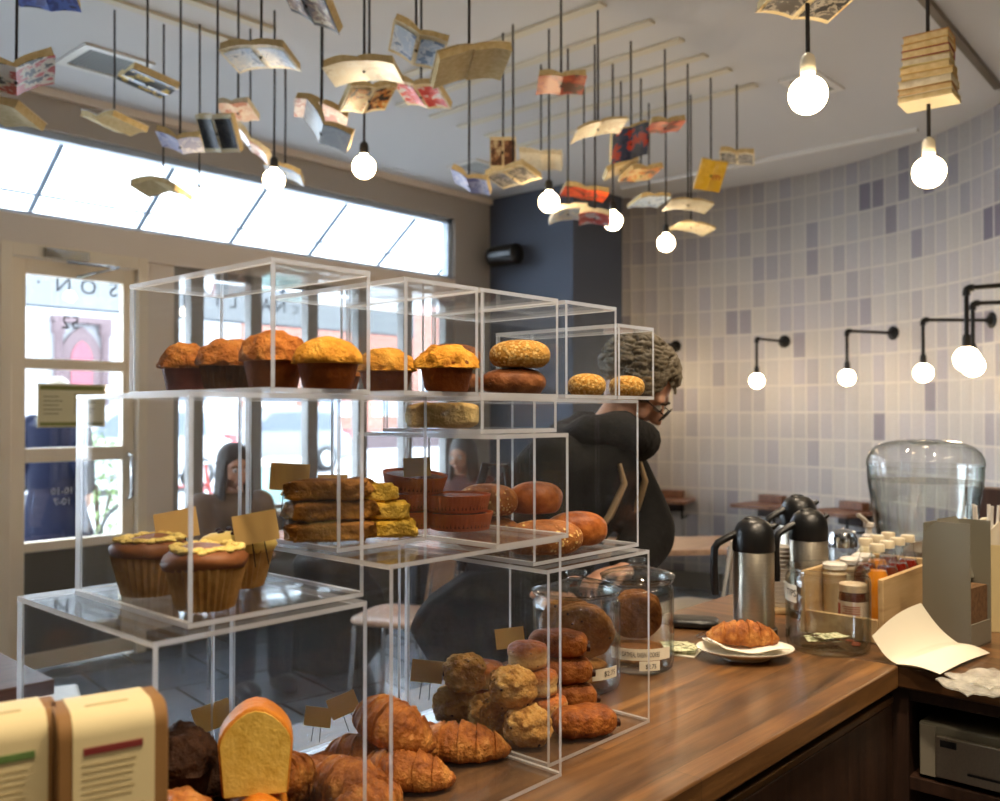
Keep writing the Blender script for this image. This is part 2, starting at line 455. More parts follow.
# notice on the door glass
nx0, nx1, nz0, nz1 = 2.08, 2.46, 1.35, 1.595
t = tag(MB().box(nx0, nx1, WY+.022, WY+.025, nz0, nz1).build('notice', plain('cream notice paper', C(214,204,164), .8)), 'cream paper notice with green bands taped inside the glass entrance door', 'notice')
gr = plain('olive green print', C(124,124,60), .8)
MB().box(nx0+.012, nx1-.012, WY+.0195, WY+.0215, nz1-.035, nz1-.01).build('green_band', gr, t)
MB().box(nx0+.012, nx1-.012, WY+.0195, WY+.0215, nz0+.008, nz0+.028).build('green_band', gr, t)
tl = MB()
for k in range(6): tl.box(nx0+.2, nx0+.2+random.uniform(.08,.15), WY+.0195, WY+.0215, nz1-.065-.02*k, nz1-.059-.02*k)
for k in range(5): tl.box(nx0+.03, nx0+.03+random.uniform(.08,.13), WY+.0195, WY+.0215, nz1-.075-.024*k, nz1-.071-.024*k)
tl.build('print_line', M['gold_ink'], t)

# corner column and the curved wall of pages
struct('wall_corner', MB().box(5.75, 6.42, 4.44, WY+.05, 0, CEIL), M['slate_paint'])
CX, CY, CR = 4.247, 3.284, 2.5
A0, A1 = R(31.5), R(-95)
g = MB(); NA, NZ = 96, 4
def arc(s, t): a = A0 + (A1-A0)*s; return (CX+CR*math.cos(a), CY+CR*math.sin(a), CEIL*t)
g.grid(arc, NA, NZ)
o = struct('wall_back', g, M['pages'], angle=60)
uvl = o.data.uv_layers.new(name='UVMap'); L = CR*abs(A1-A0)
for li, lp in enumerate(o.data.loops):
    vi = lp.vertex_index; uvl.data[li].uv = ((vi % (NA+1))/NA*L, (vi//(NA+1))/NZ*CEIL)
so = o.modifiers.new('thickness', 'SOLIDIFY'); so.thickness = .08; so.offset = 0 if False else (1 if False else -1)
bb = MB(); bb.grid(lambda s, t: ((CX+(CR-.015)*math.cos(A0+(A1-A0)*s)), (CY+(CR-.015)*math.sin(A0+(A1-A0)*s)), .14*t), NA, 1)
struct('baseboard_back', bb, M['kick'])
struct('wall_right', MB().box(-3.2, 4.2, -2.6, -2.5, 0, CEIL), M['dark_paint'])
struct('wall_left', MB().box(-3.2, -3.1, -2.6, WY+.15, 0, CEIL), M['dark_paint'])
struct('wall_side', MB().box(4.03, 4.11, -2.6, .79, 0, CEIL), M['dark_paint'])

# ---------------------------------------------------------------- ceiling fittings
def batten(a, b, wdt, name, label):
    a, b = Vector(a), Vector(b); d = (b-a); Ln = d.length; an = math.atan2(d.y, d.x)
    o = MB().box(0, Ln, -wdt/2, wdt/2, -.014, 0).build(name, M['batten'], None, (a.x, a.y, CEIL-.0002), (0,0,an), bevel=.003)
    return tag(o, label, 'cable strip', 'cream strips on the ceiling')
STRIPS = [((340,-35),(237,45)), ((330,2),(262,26))]
ca = W(60,-18,CEIL); cb = W(238,44,CEIL); batten((ca.x,ca.y,0), (cb.x,ca.y,0), .05, 'ceiling_strip', 'cream strip along the ceiling near the air vent above the door')
ca = W(170,-8,CEIL); cb = W(272,30,CEIL); batten((ca.x,ca.y,0), (cb.x,ca.y,0), .05, 'ceiling_strip', 'second cream ceiling strip, parallel and next to the one by the vent')
ordn = ['nearest the window corner', 'second', 'third', 'fourth', 'fifth', 'sixth', 'seventh and last towards the page wall']
for k, (x, y) in enumerate(((603,2), (652,20), (682,38), (706,54), (730,68), (756,84))):
    e = W(x, y, CEIL); 
    nm = ['first from the counter side', 'second from the counter side', 'third from the counter side', 'fourth from the counter side', 'fifth from the counter side', 'nearest the page wall'][k]
    batten((e.x, e.y, 0), (e.x, min(e.y+1.75, 4.3), 0), .055, 'ceiling_strip', 'cream cross strip holding book cords, ' + nm)
def vent(c, sx, sy, label, an=0):
    t = thing('ceiling_vent', label, 'air vent', (c.x, c.y, CEIL), an, 'ceiling air vents')
    f = MB().box(-sx/2,sx/2,-sy/2,-sy/2+.04,-.012,0).box(-sx/2,sx/2,sy/2-.04,sy/2,-.012,0).box(-sx/2,-sx/2+.04,-sy/2+.04,sy/2-.04,-.012,0).box(sx/2-.04,sx/2,-sy/2+.04,sy/2-.04,-.012,0)
    f.build('vent_frame', M['white'], t); 
    s = MB(); n = 14
    for k in range(n):
        x = -sx/2+.05+(sx-.1)*k/(n-1); s.add(*boxgeo(.009,sy-.08,.002), 0, T(x,0,-.007) @ RY(R(35)))
    s.build('slat', plain('grey vent slat', C(150,148,142), .5), t)
    MB().box(-sx/2+.04,sx/2-.04,-sy/2+.04,sy/2-.04,-.002,-.0005).build('duct', M['black'], t)
def boxgeo(a, b, c):
    q = MB().cbox((0,0,0), (a,b,c)); return q.v, q.f
vent(W(105,62,CEIL), .36, .36, 'square slatted air vent in the ceiling above the entrance door')
vent(W(478,167,CEIL), .36, .3, 'slatted air vent in the ceiling near the window corner')
vent(W(812,84,CEIL), .36, .22, 'slatted air vent behind the big bare bulb')
# lighting tracks
a, b = W(622,187,CEIL), W(918,128,CEIL); d = b-a
tag(MB().box(0, d.length, -.02, .02, -.025, 0).build('lighting_track', M['white'], None, (a.x,a.y,CEIL), (0,0,math.atan2(d.y,d.x)), bevel=.003), 'long white ceiling rail running along the top of the page wall', 'ceiling rail')
a, b = W(918,-12,CEIL), W(998,84,CEIL); d = b-a
tk = tag(MB().box(0, d.length, -.018, .018, -.03, 0).build('lighting_track', plain('bronze track', C(110,96,76), .4, .5), None, (a.x,a.y,CEIL), (0,0,math.atan2(d.y,d.x))), 'bronze ceiling track beside the hanging stack of books', 'ceiling rail')
# speaker on the column
p = WD(502, 255, 7.55)
sp = thing('wall_speaker', 'black cylinder speaker mounted high on the slate blue column', 'speaker', (5.75, p.y, p.z))
MB().lathe([(0,-.15),(.06,-.15),(.082,-.135),(.085,-.1),(.085,.1),(.082,.135),(.06,.15),(0,.15)], 28, 0, T(-.13,0,0) @ RX(PI/2) @ RZ(0)).build('speaker_body', M['black'], sp)
MB().box(-.06, 0, -.02, .02, -.02, .02).build('mount', M['black'], sp)

# strip lights over the serving side (behind the viewpoint)
for k, (x, y) in enumerate(((.3, -.9), (1.9, -1.2))):
    t = thing('strip_light', 'long white strip light on the ceiling over the serving side, ' + ('nearer the tea boxes' if k == 0 else 'nearer the oven'), 'ceiling light', (x, y, CEIL), R(0), 'strip lights over the serving side')
    MB().box(-.65,.65,-.07,.07,-.05,0).build('housing', M['white'], t)
    MB().tube([(-.62,0,-.065),(.62,0,-.065)], .016, 10).build('lit_tube', emit('warm fluorescent', (1,.84,.62,1), 30), t)

# unseen spotlights added above the frame to light the counter
def added_downlight(x, y, label, power, col=(1,.80,.58), size=R(95)):
    t = thing('added_spotlight', label, 'ceiling light', (x, y, CEIL), 0, 'added spotlights over the counter')
    MB().lathe([(.045,-.004),(.07,-.004),(.07,0),(.045,0),(.045,-.004)], 28).build('trim_ring', M['white'], t)
    MB().lathe([(0,-.0012),(.044,-.0012),(.044,-.0006),(0,-.0006)], 24).build('lens', emit('spotlight lens', col+(1,), 20), t)
    l = bpy.data.lights.new('spotlight', 'SPOT'); l.energy = power; l.color = col; l.spot_size = size; l.spot_blend = .8; l.shadow_soft_size = .045
    o = bpy.data.objects.new('spotlight', l); COL.objects.link(o); o.parent = t; o.location = (0,0,-.02)
for x, y, p, lb in ((.25,.35,48,'added unseen spotlight above the tea boxes'), (1.15,.25,62,'added unseen spotlight above the serving side of the pastry cases'), (2.0,.1,40,'added unseen spotlight above the inner counter corner'), (2.6,1.5,36,'added unseen spotlight above the coffee jugs')):
    added_downlight(x, y, lb, p)
# ---------------------------------------------------------------- street outside
struct('pavement', MB().box(-30, 40, WY+.16, 11, -.1, -.02), plain('pale pavement', C(140,142,144), .8, c2=C(130,132,134), scale=1.5))
struct('road', MB().box(-30, 40, 11, 26, -.16, -.1), plain('grey asphalt', C(150,150,152), .85))
struct('pavement_far', MB().box(-30, 40, 26, 30, -.1, -.02), plain('far pavement', C(186,186,188), .8))
# awning over the shop front
AY0, AY1, AZ0, AZ1 = 5.5, 6.55, 3.2, 2.46
aw = thing('awning', 'white fabric shop awning with lettered valance outside the windows', 'awning', (0, AY0, AZ0))
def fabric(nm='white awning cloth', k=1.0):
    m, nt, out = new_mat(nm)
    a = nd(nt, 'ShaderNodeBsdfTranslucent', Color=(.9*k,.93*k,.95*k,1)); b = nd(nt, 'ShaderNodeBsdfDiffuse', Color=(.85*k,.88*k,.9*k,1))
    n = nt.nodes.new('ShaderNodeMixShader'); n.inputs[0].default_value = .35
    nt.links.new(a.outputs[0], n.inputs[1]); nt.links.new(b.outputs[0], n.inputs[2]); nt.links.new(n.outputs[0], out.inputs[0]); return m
fab = fabric(); seam = plain('grey blue awning frame', C(64,78,92), .5)
dy, dz = AY1-AY0, AZ1-AZ0
MB().grid(lambda s, t: (-3+9*s, dy*t, dz*t), 18, 4).build('canopy_cloth', fab, aw)
val = MB().grid(lambda s, t: (-3+9*s, dy, dz-.3*t), 18, 2).build('valance', fabric('shade darkened valance cloth', .2), aw)  # white cloth too, its shade put into a darker colour
rb = MB()
for k in range(13):
    x = -2.7+.72*k; MB().tube([(x,0,-.02),(x,dy,dz-.02)], .018, 8).build('rib', seam, aw)
MB().tube([(-3,dy*.52,dz*.52-.015),(6,dy*.52,dz*.52-.015)], .01, 8).build('rail', seam, aw)
MB().tube([(-3,dy,dz-.3),(6,dy,dz-.3)], .007, 8).build('hem_bar', seam, aw)
M['ltr'] = plain('grey lettering', C(30,36,46), .8)
def aw_u(px): r = ray(px, 300); return r.x/r.y*AY1
for ch, px in (('·',38),('N',63),('O',88),('S',113),('K',138),('C',158),('A',170),('J',184),('Y',217),('L',233),('L',248),('A',266),('N',280),('c',295),('M',309)):
    vs, fs = text_geo(ch, .15)
    r = ray(px, 285); yy = AY1
    MB().add(vs, fs, 0, T(aw_u(px), AY1-.006-AY0, 2.315-AZ0) @ RZ(PI) @ RX(PI/2)).build('letter', M['ltr'], aw)
# buildings across the street
def bpos(px, v): r = ray(px, 413); return r.x/r.y*v
FV = 29.0
stone = plain('pink grey stone', C(84,70,72), .9); brick = None
def brick_mat():
    m, nt, out = new_mat('red brick'); v = coords(nt, (1,1,1), (PI/2,0,0))
    b = nt.nodes.new('ShaderNodeTexBrick'); b.inputs['Scale'].default_value = 1
    for k, x in (('Brick Width', .5), ('Row Height', .16), ('Mortar Size', .012)): b.inputs[k].default_value = x
    b.inputs['Color1'].default_value = C(136,84,70); b.inputs['Color2'].default_value = C(122,72,60); b.inputs['Mortar'].default_value = C(150,136,126)
    nt.links.new(v, b.inputs['Vector']); pbsdf(nt, out, b.outputs[0], .9); return m
xa, xm, xb = bpos(-60, FV), bpos(240, FV), bpos(500, FV)
def gothic(cx, wd, z0, zs, n=10):
    """outline of a pointed arch"""
    h = wd/2; pts = [(cx-h, z0), (cx+h, z0), (cx+h, zs)]
    for k in range(1, n+1):
        a = R(60)*k/n; pts.append((cx-h+wd*math.cos(a), zs+wd*math.sin(a)))
    for k in range(n-1, -1, -1):
        a = R(60)*k/n; pts.append((cx+h-wd*math.cos(a), zs+wd*math.sin(a)))
    return pts
b1 = thing('church_front', 'pale building across the street with a pink pointed arch doorway', 'building', (xa, FV, 0))
MB().box(0, xm-xa, 0, 3, -.1, 9).build('facade', plain('grey painted stone', C(136,136,138), .9), b1)
gx = bpos(79, FV)-xa
MB().prism(gothic(gx, 1.35, 0, 2.95), 0, .16, 0, RX(PI/2)).build('arch_surround', stone, b1)
MB().prism(gothic(gx, .66, 0, 3.1), .17, .2, 0, RX(PI/2)).build('arch_door', plain('pink door paint', C(112,56,66), .7), b1)
MB().box(gx-.9, gx+.9, -.3, 0, 4.2, 4.4).build('hood_moulding', stone, b1)
for s in (-1, 1): MB().lathe([(0,-.1),(.18,-.1),(.18,.1),(.1,.15),(.13,3.8),(.2,3.9),(.2,4.19),(0,4.19)], 16, 0, T(gx+s*.72,-.2,0)).build('column', stone, b1)
b2 = thing('brick_building', 'red brick building across the street beyond the parked car', 'building', (xm, FV, 0))
MB().box(.02, xb-xm+4, 0, 3, -.1, 9).build('facade', brick_mat(), b2)
for k in range(5):
    x = 1.0+2.6*k
    wf = MB().box(x-.1, x+1.3, -.06, 0, 1.3, 3.5).build('window', M['white'], b2); MB().box(x, x+1.2, -.08, -.06, 1.4, 3.4).build('glazing', plain('blue grey glass', C(150,166,184), .2), wf)
MB().box(0, xb-xm+4, -.12, 0, -.1, .7).build('plinth', stone, b2)
# red low wall by the church door
rw = tag(MB().box(0, 3.6, 0, .3, -.02, .75).build('low_wall', brick_mat(), None, (bpos(18, 27), 27, 0), bevel=.03), 'low red brick wall in front of the pink arched doorway', 'wall')
# parked cars
def car(label, loc, rot, col):
    t = thing('car', label, 'car', loc, rot)
    body = [(-2.25,.35),(-2.28,.75),(-2.15,1.0),(-1.95,1.05),(-1.75,1.62),(-1.5,1.7),(.35,1.66),(1.15,1.1),(2.1,.95),(2.28,.7),(2.25,.35),(1.85,.3),(-1.85,.3)]
    b = MB().prism(body, -.86, .86, 0, RX(PI/2)); b.build('body', plain('silver car paint', col, .25, .3), t, bevel=.07, seg=3)
    g = MB().prism([(-1.6,1.08),(-1.52,1.52),(-.72,1.56),(-.72,1.08)], -.875, .875, 0, RX(PI/2)).prism([(-.62,1.08),(-.62,1.56),(.25,1.52),(.85,1.08)], -.875, .875, 0, RX(PI/2))
    g.build('side_window', plain('dark car glass', C(70,80,92), .1), t)
    MB().box(-1.93,-1.7,-.7,.7,1.12,1.5,0,T(0,0,0)).build('rear_window', plain('dark rear glass', C(70,80,92), .1), t)
    for x in (-1.4, 1.4):
        for y in (-.8, .8):
            wl = MB().lathe([(0,-.11),(.24,-.11),(.33,-.09),(.34,0),(.33,.09),(.24,.11),(0,.11)], 24, 0, T(x,y,.34) @ RX(PI/2)).build('wheel', M['black'], t)
            MB().lathe([(0,-.125),(.2,-.125),(.22,-.1),(.22,.1),(.2,.125),(0,.125)], 20, 0, T(x,y,.34) @ RX(PI/2)).build('hubcap', M['chrome'], wl)
    for y in (-.7, .7): MB().box(-2.3,-2.1,y-.12,y+.12,.85,1.1).build('tail_light', plain('red lens', C(200,50,50), .3), t, bevel=.02)
    return t
car('silver estate car parked at the kerb beyond the seated woman', (bpos(262, 20.5), 20.5, -.1), R(180), C(120,122,126))
car('white car further along the kerb towards the entrance door', (bpos(158, 17.5)-1.0, 17.5, -.1), R(180), C(150,150,152))
# litter bin on the pavement
p = bpos(284, 8.6)
bn = thing('litter_bin', 'pale green litter bin on the pavement outside the window', 'litter bin', (p, 8.6, -.02))
MB().lathe([(0,0),(.2,0),(.22,.04),(.27,.86),(.27,.88),(0,.88)], 24).build('bin_body', plain('pale green plastic', C(150,180,176), .6), bn)
MB().lathe([(.28,.86),(.3,.88),(.3,.93),(.2,.96),(0,.97)], 24).build('lid', M['white'], bn)
# shrub
sh = thing('shrub', 'leafy green shrub growing outside behind the door glass', 'shrub', (bpos(97, 8.4), 8.4, -.02))
lf = MB(); rr = random.Random(3)
for k in range(900):
    a, b = rr.uniform(0, 2*PI), rr.uniform(-1, 1); q = rr.uniform(.6,1)**.5
    c = Vector((.36*q*math.cos(a)*math.sqrt(1-b*b), .36*q*math.sin(a)*math.sqrt(1-b*b), .75+.52*q*b))
    lf.add([(-.03,0,0),(0,-.014,.005),(.035,0,0),(0,.014,.005)], [(0,1,2,3)], 0, T(*c) @ Euler((rr.uniform(-1,1),rr.uniform(-1,1),rr.uniform(0,6))).to_matrix().to_4x4())
lf.build('foliage', plain('green leaf', C(120,150,84), .7, c2=C(150,170,110), scale=9), sh)
MB().tube([(0,0,0),(.02,0,.3),(0,.02,.8)], .025, 8).tube([(0,0,.2),(.15,.05,.7)], .015, 8).build('stem', M['dark_wood'], sh)
# bicycle rack rail outside
p0 = bpos(178, 8.0)
bk = thing('bicycle', 'bicycle leaning on a street pole outside beside the door', 'bicycle', (p0, 8.0, -.02), R(12))
for k, x in enumerate((-.5, .5)):
    ring = [(x+.33*math.cos(2*PI*i/28), 0, .35+.33*math.sin(2*PI*i/28)) for i in range(29)]
    wq = MB().tube(ring, .016, 8, caps=False).build('wheel', M['black'], bk)
    sp_ = MB()
    for i in range(10): a = PI*i/10; sp_.tube([(x-.32*math.cos(a),0,.35-.32*math.sin(a)),(x+.32*math.cos(a),0,.35+.32*math.sin(a))], .0025, 4)
    sp_.build('spokes', M['chrome'], wq)
MB().tube([(-.5,0,.35),(-.18,0,.75),(.36,0,.78),(.02,0,.33),(-.18,0,.75)], .016, 8).tube([(.5,0,.35),(.36,0,.78),(.33,0,.95)], .016, 8).tube([(-.5,0,.35),(.02,0,.33)], .014, 8).build('frame', plain('red bicycle paint', C(170,50,40), .4), bk)
MB().tube([(.33,-.25,1.0),(.34,0,.96),(.33,.25,1.0)], .013, 8).build('handlebar', M['chrome'], bk)
MB().blob(.13,.07,.035,16,8,M=T(-.22,0,.86)).tube([(-.18,0,.75),(-.2,0,.85)], .013, 8).build('saddle', M['black'], bk)
tag(MB().tube([(0,0,0),(0,0,3.2)], .04, 12).build('street_pole', plain('grey pole', C(110,116,124), .5), None, (p0+.1, 8.25, -.02)), 'grey street pole standing on the pavement beside the bicycle', 'pole')
# ---------------------------------------------------------------- counter and cabinets
CZ = .92
FR, BK = .663, 1.275                       # front (staff) and back edge of the counter
INX = 1.93                                 # inner corner
ct = tag(MB().box(-1.3, INX, FR, BK, CZ-.045, CZ).build('countertop', M['walnut'], bevel=.004), 'long walnut plank countertop carrying the pastry cases', 'countertop')
rc = tag(MB().box(INX+.001, 3.0, -1.6, BK, CZ-.045, CZ).build('countertop', M['walnut_y'], bevel=.004), 'walnut return countertop at the corner under the napkin dispenser and drink crate', 'countertop')
tag(MB().box(-1.3, 3.0, BK, BK+.035, 0, CZ-.02).build('counter_panel', plain('pale counter front', C(206,200,196), .5), bevel=.003), 'pale panel facing the customers along the counter', 'counter panel')
tag(MB().box(-1.3, 3.0, BK-.06, BK-.001, .0, CZ-.046).build('counter_back', M['cab']), 'dark inner back of the counter', 'counter panel') if False else None
def cab_door(x0, x1, label):
    t = thing('cabinet', label, 'cabinet', (x0, FR+.02, 0), 0, 'dark cabinets under the counter')
    wd = x1-x0
    MB().box(.004, wd-.004, .02, BK-FR-.03, .08, CZ-.047).build('cabinet_body', M['cab'], t)
    MB().box(.006, wd-.006, 0, .019, .1, CZ-.085).build('cabinet_door', M['cab'], t, bevel=.003)
    MB().box(.006, wd-.006, -.002, .02, CZ-.083, CZ-.07).build('finger_rail', M['walnut'], t, bevel=.002)
for a, b, l in ((1.25, INX+.028, 'dark walnut cabinet under the counter, next to the inner corner'), (.58, 1.25, 'dark walnut cabinet under the counter below the croissant case'), (-.1, .58, 'dark walnut cabinet under the counter below the tea boxes')): cab_door(a, b, l)
sh = thing('open_cabinet', 'dark open cabinet under the return counter with a steel drawer unit on its shelf', 'cabinet', (INX+.03, -1.0, 0))
MB().box(0, .62, 1.655, 1.68, 0, CZ-.047).build('side_panel', M['cab'], sh)
MB().box(0,.62,0,.02,0,CZ-.047).build('side_panel', M['cab'], sh)
MB().box(-.0085,-.0003,1.652,1.72,0,CZ-.047).build('corner_post', M['cab'], sh)
MB().box(.6, .62, .02, 1.655, 0, CZ-.047).build('back_panel', M['cab'], sh)
MB().box(0, .02, .02, 1.655, CZ-.075, CZ-.047).build('top_rail', M['cab'], sh, bevel=.002)
MB().box(0, .6, .02, 1.655, .665, .692).build('shelf', M['cab'], sh, bevel=.002)
MB().box(0, .6, .02, 1.655, .3, .32).build('lower_shelf', M['cab'], sh, bevel=.002)
MB().box(0, .6, .02, 1.655, .06, .09).build('bottom_board', M['cab'], sh)
# low steel drawer unit on the shelf
t = thing('steel_drawer_unit', 'low stainless steel drawer unit with a thin black slot on the dark open shelf', 'drawer unit', (INX+.04, .638, .6925))
MB().box(0,.42,-.62,0,.006,.112).build('unit_body', M['grey_metal'], t, bevel=.004)
MB().box(-.012,0,-.61,-.035,.012,.094).build('drawer_front', M['steel'], t, bevel=.002)
MB().box(-.016,-.0122,-.5,-.095,.03,.034).build('pull_slot', M['black'], t)
MB().box(-.0155,-.0122,-.075,-.045,.075,.088).build('badge', M['black'], t)
MB().box(-.004,0,-.033,-.004,.008,.108).build('corner_strip', plain('pale steel panel', C(186,178,158), .35, .5), t)
for y in (-.58, -.04):
    for x in (.03, .37): MB().lathe([(0,0),(.012,0),(.012,.007),(0,.007)], 12, 0, T(x,y,0)).build('foot', M['black'], t)
tag(MB().box(3.12, 3.17, -1.6, .87, 0, 1.2).build('partition', M['dark_wood'], bevel=.006), 'dark wooden screen standing behind the water dispenser', 'screen')

# ---------------------------------------------------------------- acrylic cases
TH = .0055
def case(name, label, x0, x1, y0, y1, z0, z1, back=True):
    t = thing(name, label, 'display case', (x0, y0, z0), 0, 'stacked clear acrylic pastry cases')
    X, Y, Z = x1-x0, y1-y0, z1-z0; g = .0004
    def panel(nm, a):
        d = [(a[1]-a[0]), (a[3]-a[2]), (a[5]-a[4])]; ax = d.index(min(d))
        b = MB().box(*a); b.m = [1]*6
        pair = {0: (3, 5), 1: (2, 4), 2: (0, 1)}[ax]
        for i in pair: b.m[i] = 0
        b.build(nm, [M['acrylic'], M['edge']], t, angle=10)
    panel('base_panel', (0, X, 0, Y, 0, TH)); panel('top_panel', (0, X, 0, Y, Z-TH, Z))
    panel('side_panel', (0, TH, 0, Y, TH+g, Z-TH-g)); panel('side_panel', (X-TH, X, 0, Y, TH+g, Z-TH-g))
    panel('back_panel', (TH+g, X-TH-g, Y-TH, Y, TH+g, Z-TH-g))
    return t
ZA, ZC, ZD = 1.21, 1.204, 1.255
ZT = 1.452
G = .0008
case('display_case', 'clear acrylic case on the counter behind the tea boxes, under the cupcakes', .436, .70, .845, 1.178, CZ+G, ZA)
case('display_case', 'tall clear acrylic case on the counter full of croissants', .706, 1.024, .812, 1.15, CZ+G, ZD)
case('display_case', 'clear acrylic case on the counter full of scones and chocolate rolls', 1.033, 1.299, .845, 1.15, CZ+G, ZC)
case('display_case', 'clear acrylic case in the middle tier holding three cupcakes', .484, .712, .866, 1.13, ZA+G, ZT)
case('display_case', 'clear acrylic case in the middle tier holding cake bars', .718, .871, .925, 1.13, ZD+G, ZT)
case('display_case', 'low clear acrylic case in the middle tier holding tarts and seeded rolls', .876, 1.025, .80, 1.08, ZD+G, 1.402)
case('display_case', 'very shallow clear acrylic case with one slab of crusted bread', .878, 1.036, .83, 1.025, 1.402+G, ZT)
case('display_case', 'clear acrylic case above the cookie jars holding the long loaves', 1.041, 1.317, .878, 1.16, ZC+G, ZT)
ZK = ZT+G
case('display_case', 'clear acrylic case on the top tier with four muffins, nearest the door', .584, .725, .87, 1.20, ZK, 1.602)
case('display_case', 'clear acrylic case on the top tier with the crumbly topped muffins', .78, .915, .87, 1.164, ZK, 1.602)
case('display_case', 'clear acrylic case on the top tier with stacked brown loaves', .92, 1.09, .87, 1.164, ZK, 1.602)
case('display_case', 'clear acrylic case on the top tier beside the small end case', 1.107, 1.242, .87, 1.164, ZK, 1.602)
case('display_case', 'smallest clear acrylic case at the end of the top tier with one seeded roll', 1.246, 1.353, .87, 1.14, ZK, 1.576)

# ---------------------------------------------------------------- baked things
def food(name, c1, c2, c3, scale=30, bump=.35, bscale=90, rough=.62, speck=None, sc_speck=130, th=.16, spec=.16, zfade=None, flake=None):
    m, nt, out = new_mat(name); v = coords(nt)
    col = ramp(nt, noise_n(nt, v, scale, 4, .6), [(.3, c3), (.5, c1), (.72, c2)])
    if zfade:                                        # the pale crumb below a browned crust
        sx = nt.nodes.new('ShaderNodeSeparateXYZ'); nt.links.new(v, sx.inputs[0])
        zz = math_n(nt, 'ADD', sx.outputs[2], math_n(nt, 'MULTIPLY', math_n(nt, 'SUBTRACT', noise_n(nt, v, 40), .5), .02))
        f = nt.nodes.new('ShaderNodeMapRange'); nt.links.new(zz, f.inputs[0]); f.inputs[1].default_value = zfade[0]; f.inputs[2].default_value = zfade[1]
        col = mixc(nt, f.outputs[0], zfade[2], col)
    h = noise_n(nt, v, bscale, 4, .6)
    if speck:
        vo = nt.nodes.new('ShaderNodeTexVoronoi'); vo.inputs['Scale'].default_value = sc_speck; nt.links.new(v, vo.inputs['Vector'])
        f = ramp(nt, vo.outputs['Distance'], [(th, (1,1,1,1)), (th+.06, (0,0,0,1))])
        if flake:
            f = math_n(nt, 'MULTIPLY', f, ramp(nt, noise_n(nt, v, flake), [(.45, (0,0,0,1)), (.55, (1,1,1,1))]))
        col = mixc(nt, f, col, speck)
        h = math_n(nt, 'ADD', h, math_n(nt, 'MULTIPLY', f, .8))
    pbsdf(nt, out, col, rough, 0, (h, min(1, bump*1.6), .009), Specular_IOR_Level=spec); return m
FD = {}
FD['croissant'] = food('croissant crust', C(164,98,42), C(206,146,76), C(112,56,22), 34, .5, 90, .5, spec=.25)
FD['scone'] = food('oat scone', C(198,146,76), C(222,182,112), C(146,96,46), 38, .6, 120, .7, C(58,30,18), 62, .14, flake=20)
FD['biscuit'] = food('currant bun', C(172,98,44), C(198,126,62), C(132,64,26), 30, .35, 80, .32, C(60,36,20), 75, .11, zfade=(.018,.032,C(216,180,116)), flake=30)
FD['choc_roll'] = food('flaky roll crust', C(136,76,32), C(176,112,54), C(92,44,18), 40, .5, 90, .38)
FD['choc'] = food('dark chocolate', C(44,22,14), C(58,30,20), C(30,14,10), 30, .3, 90, .4)
FD['muffin_y'] = food('yellow muffin top', C(200,138,42), C(220,168,72), C(160,98,26), 30, .6, 90, .7, C(110,60,24), 50, .12, flake=25)
FD['muffin_b'] = food('brown muffin top', C(178,106,42), C(206,140,66), C(130,70,26), 34, .7, 100, .7)
FD['muffin_base'] = food('muffin side', C(136,70,24), C(156,88,36), C(112,54,18), 24, .25, 120, .6)
FD['wrapper'] = food('dark baked wrapper', C(104,66,36), C(130,88,54), C(72,44,24), 30, .1, 60, .6)
FD['wrapper_red'] = food('reddish wrapper', C(140,76,62), C(160,94,76), C(112,56,48), 20, .1, 60, .6)
FD['cup_wrapper'] = food('cupcake paper', C(176,134,76), C(204,166,104), C(140,98,50), 26, .1, 60, .6)
FD['cup_choc'] = food('chocolate frosting', C(122,76,44), C(138,90,54), C(100,58,32), 12, .1, 30, .45)
FD['cup_cream'] = food('cream frosting', C(232,204,120), C(240,216,140), C(216,182,96), 14, .12, 40, .5)
FD['sprinkle'] = food('pale nut crumbs', C(232,206,120), C(238,216,140), C(214,180,90), 60, .5, 160, .7)
FD['bread'] = food('brown loaf crust', C(146,80,34), C(180,112,56), C(104,50,20), 26, .25, 60, .36)
FD['bread_dark'] = food('dark loaf crust', C(116,68,36), C(150,98,58), C(80,44,22), 28, .4, 60, .5)
FD['bread_oat'] = food('oat flecked loaf', C(148,90,44), C(176,116,62), C(110,62,28), 24, .4, 80, .45, C(226,192,124), 150, .3, flake=30)
FD['seeded'] = food('sesame roll', C(196,142,62), C(210,160,82), C(164,108,40), 30, .8, 120, .6, C(226,186,112), 190, .4)
FD['slab'] = food('herbed flat bread', C(198,160,96), C(216,184,124), C(140,98,52), 26, .6, 70, .75, zfade=(.020,.034,C(222,192,130)))
FD['bar_b'] = food('brown cake bar', C(130,84,34), C(156,106,48), C(84,50,20), 34, .7, 80, .7, zfade=(.004,.016,C(190,132,54)))
FD['bar_y'] = food('yellow cake bar', C(222,176,62), C(232,192,90), C(204,150,40), 30, .7, 110, .75)
FD['tart_pan'] = food('red brown paper pan', C(196,102,60), C(206,114,70), C(176,88,50), 14, .05, 60, .6)
FD['tart_fill'] = food('tart filling', C(120,62,32), C(140,76,42), C(92,46,24), 26, .3, 80, .4)
FD['pound'] = food('pound cake crust', C(196,120,34), C(212,140,50), C(164,90,22), 18, .2, 80, .5)
FD['crumb'] = food('yellow cake crumb', C(232,194,92), C(238,204,108), C(220,176,74), 60, .1, 150, .85)
FD['cookie'] = food('oat cookie', C(172,118,60), C(190,138,80), C(138,88,42), 30, .5, 90, .75, C(60,36,22), 60, .13, flake=20)
FD['cookie_d'] = food('dark oat cookie', C(140,90,46), C(158,106,58), C(108,66,32), 40, .6, 110, .75)
FD['dark_muffin'] = food('chocolate muffin', C(66,42,28), C(86,56,38), C(46,28,18), 30, .6, 90, .7)

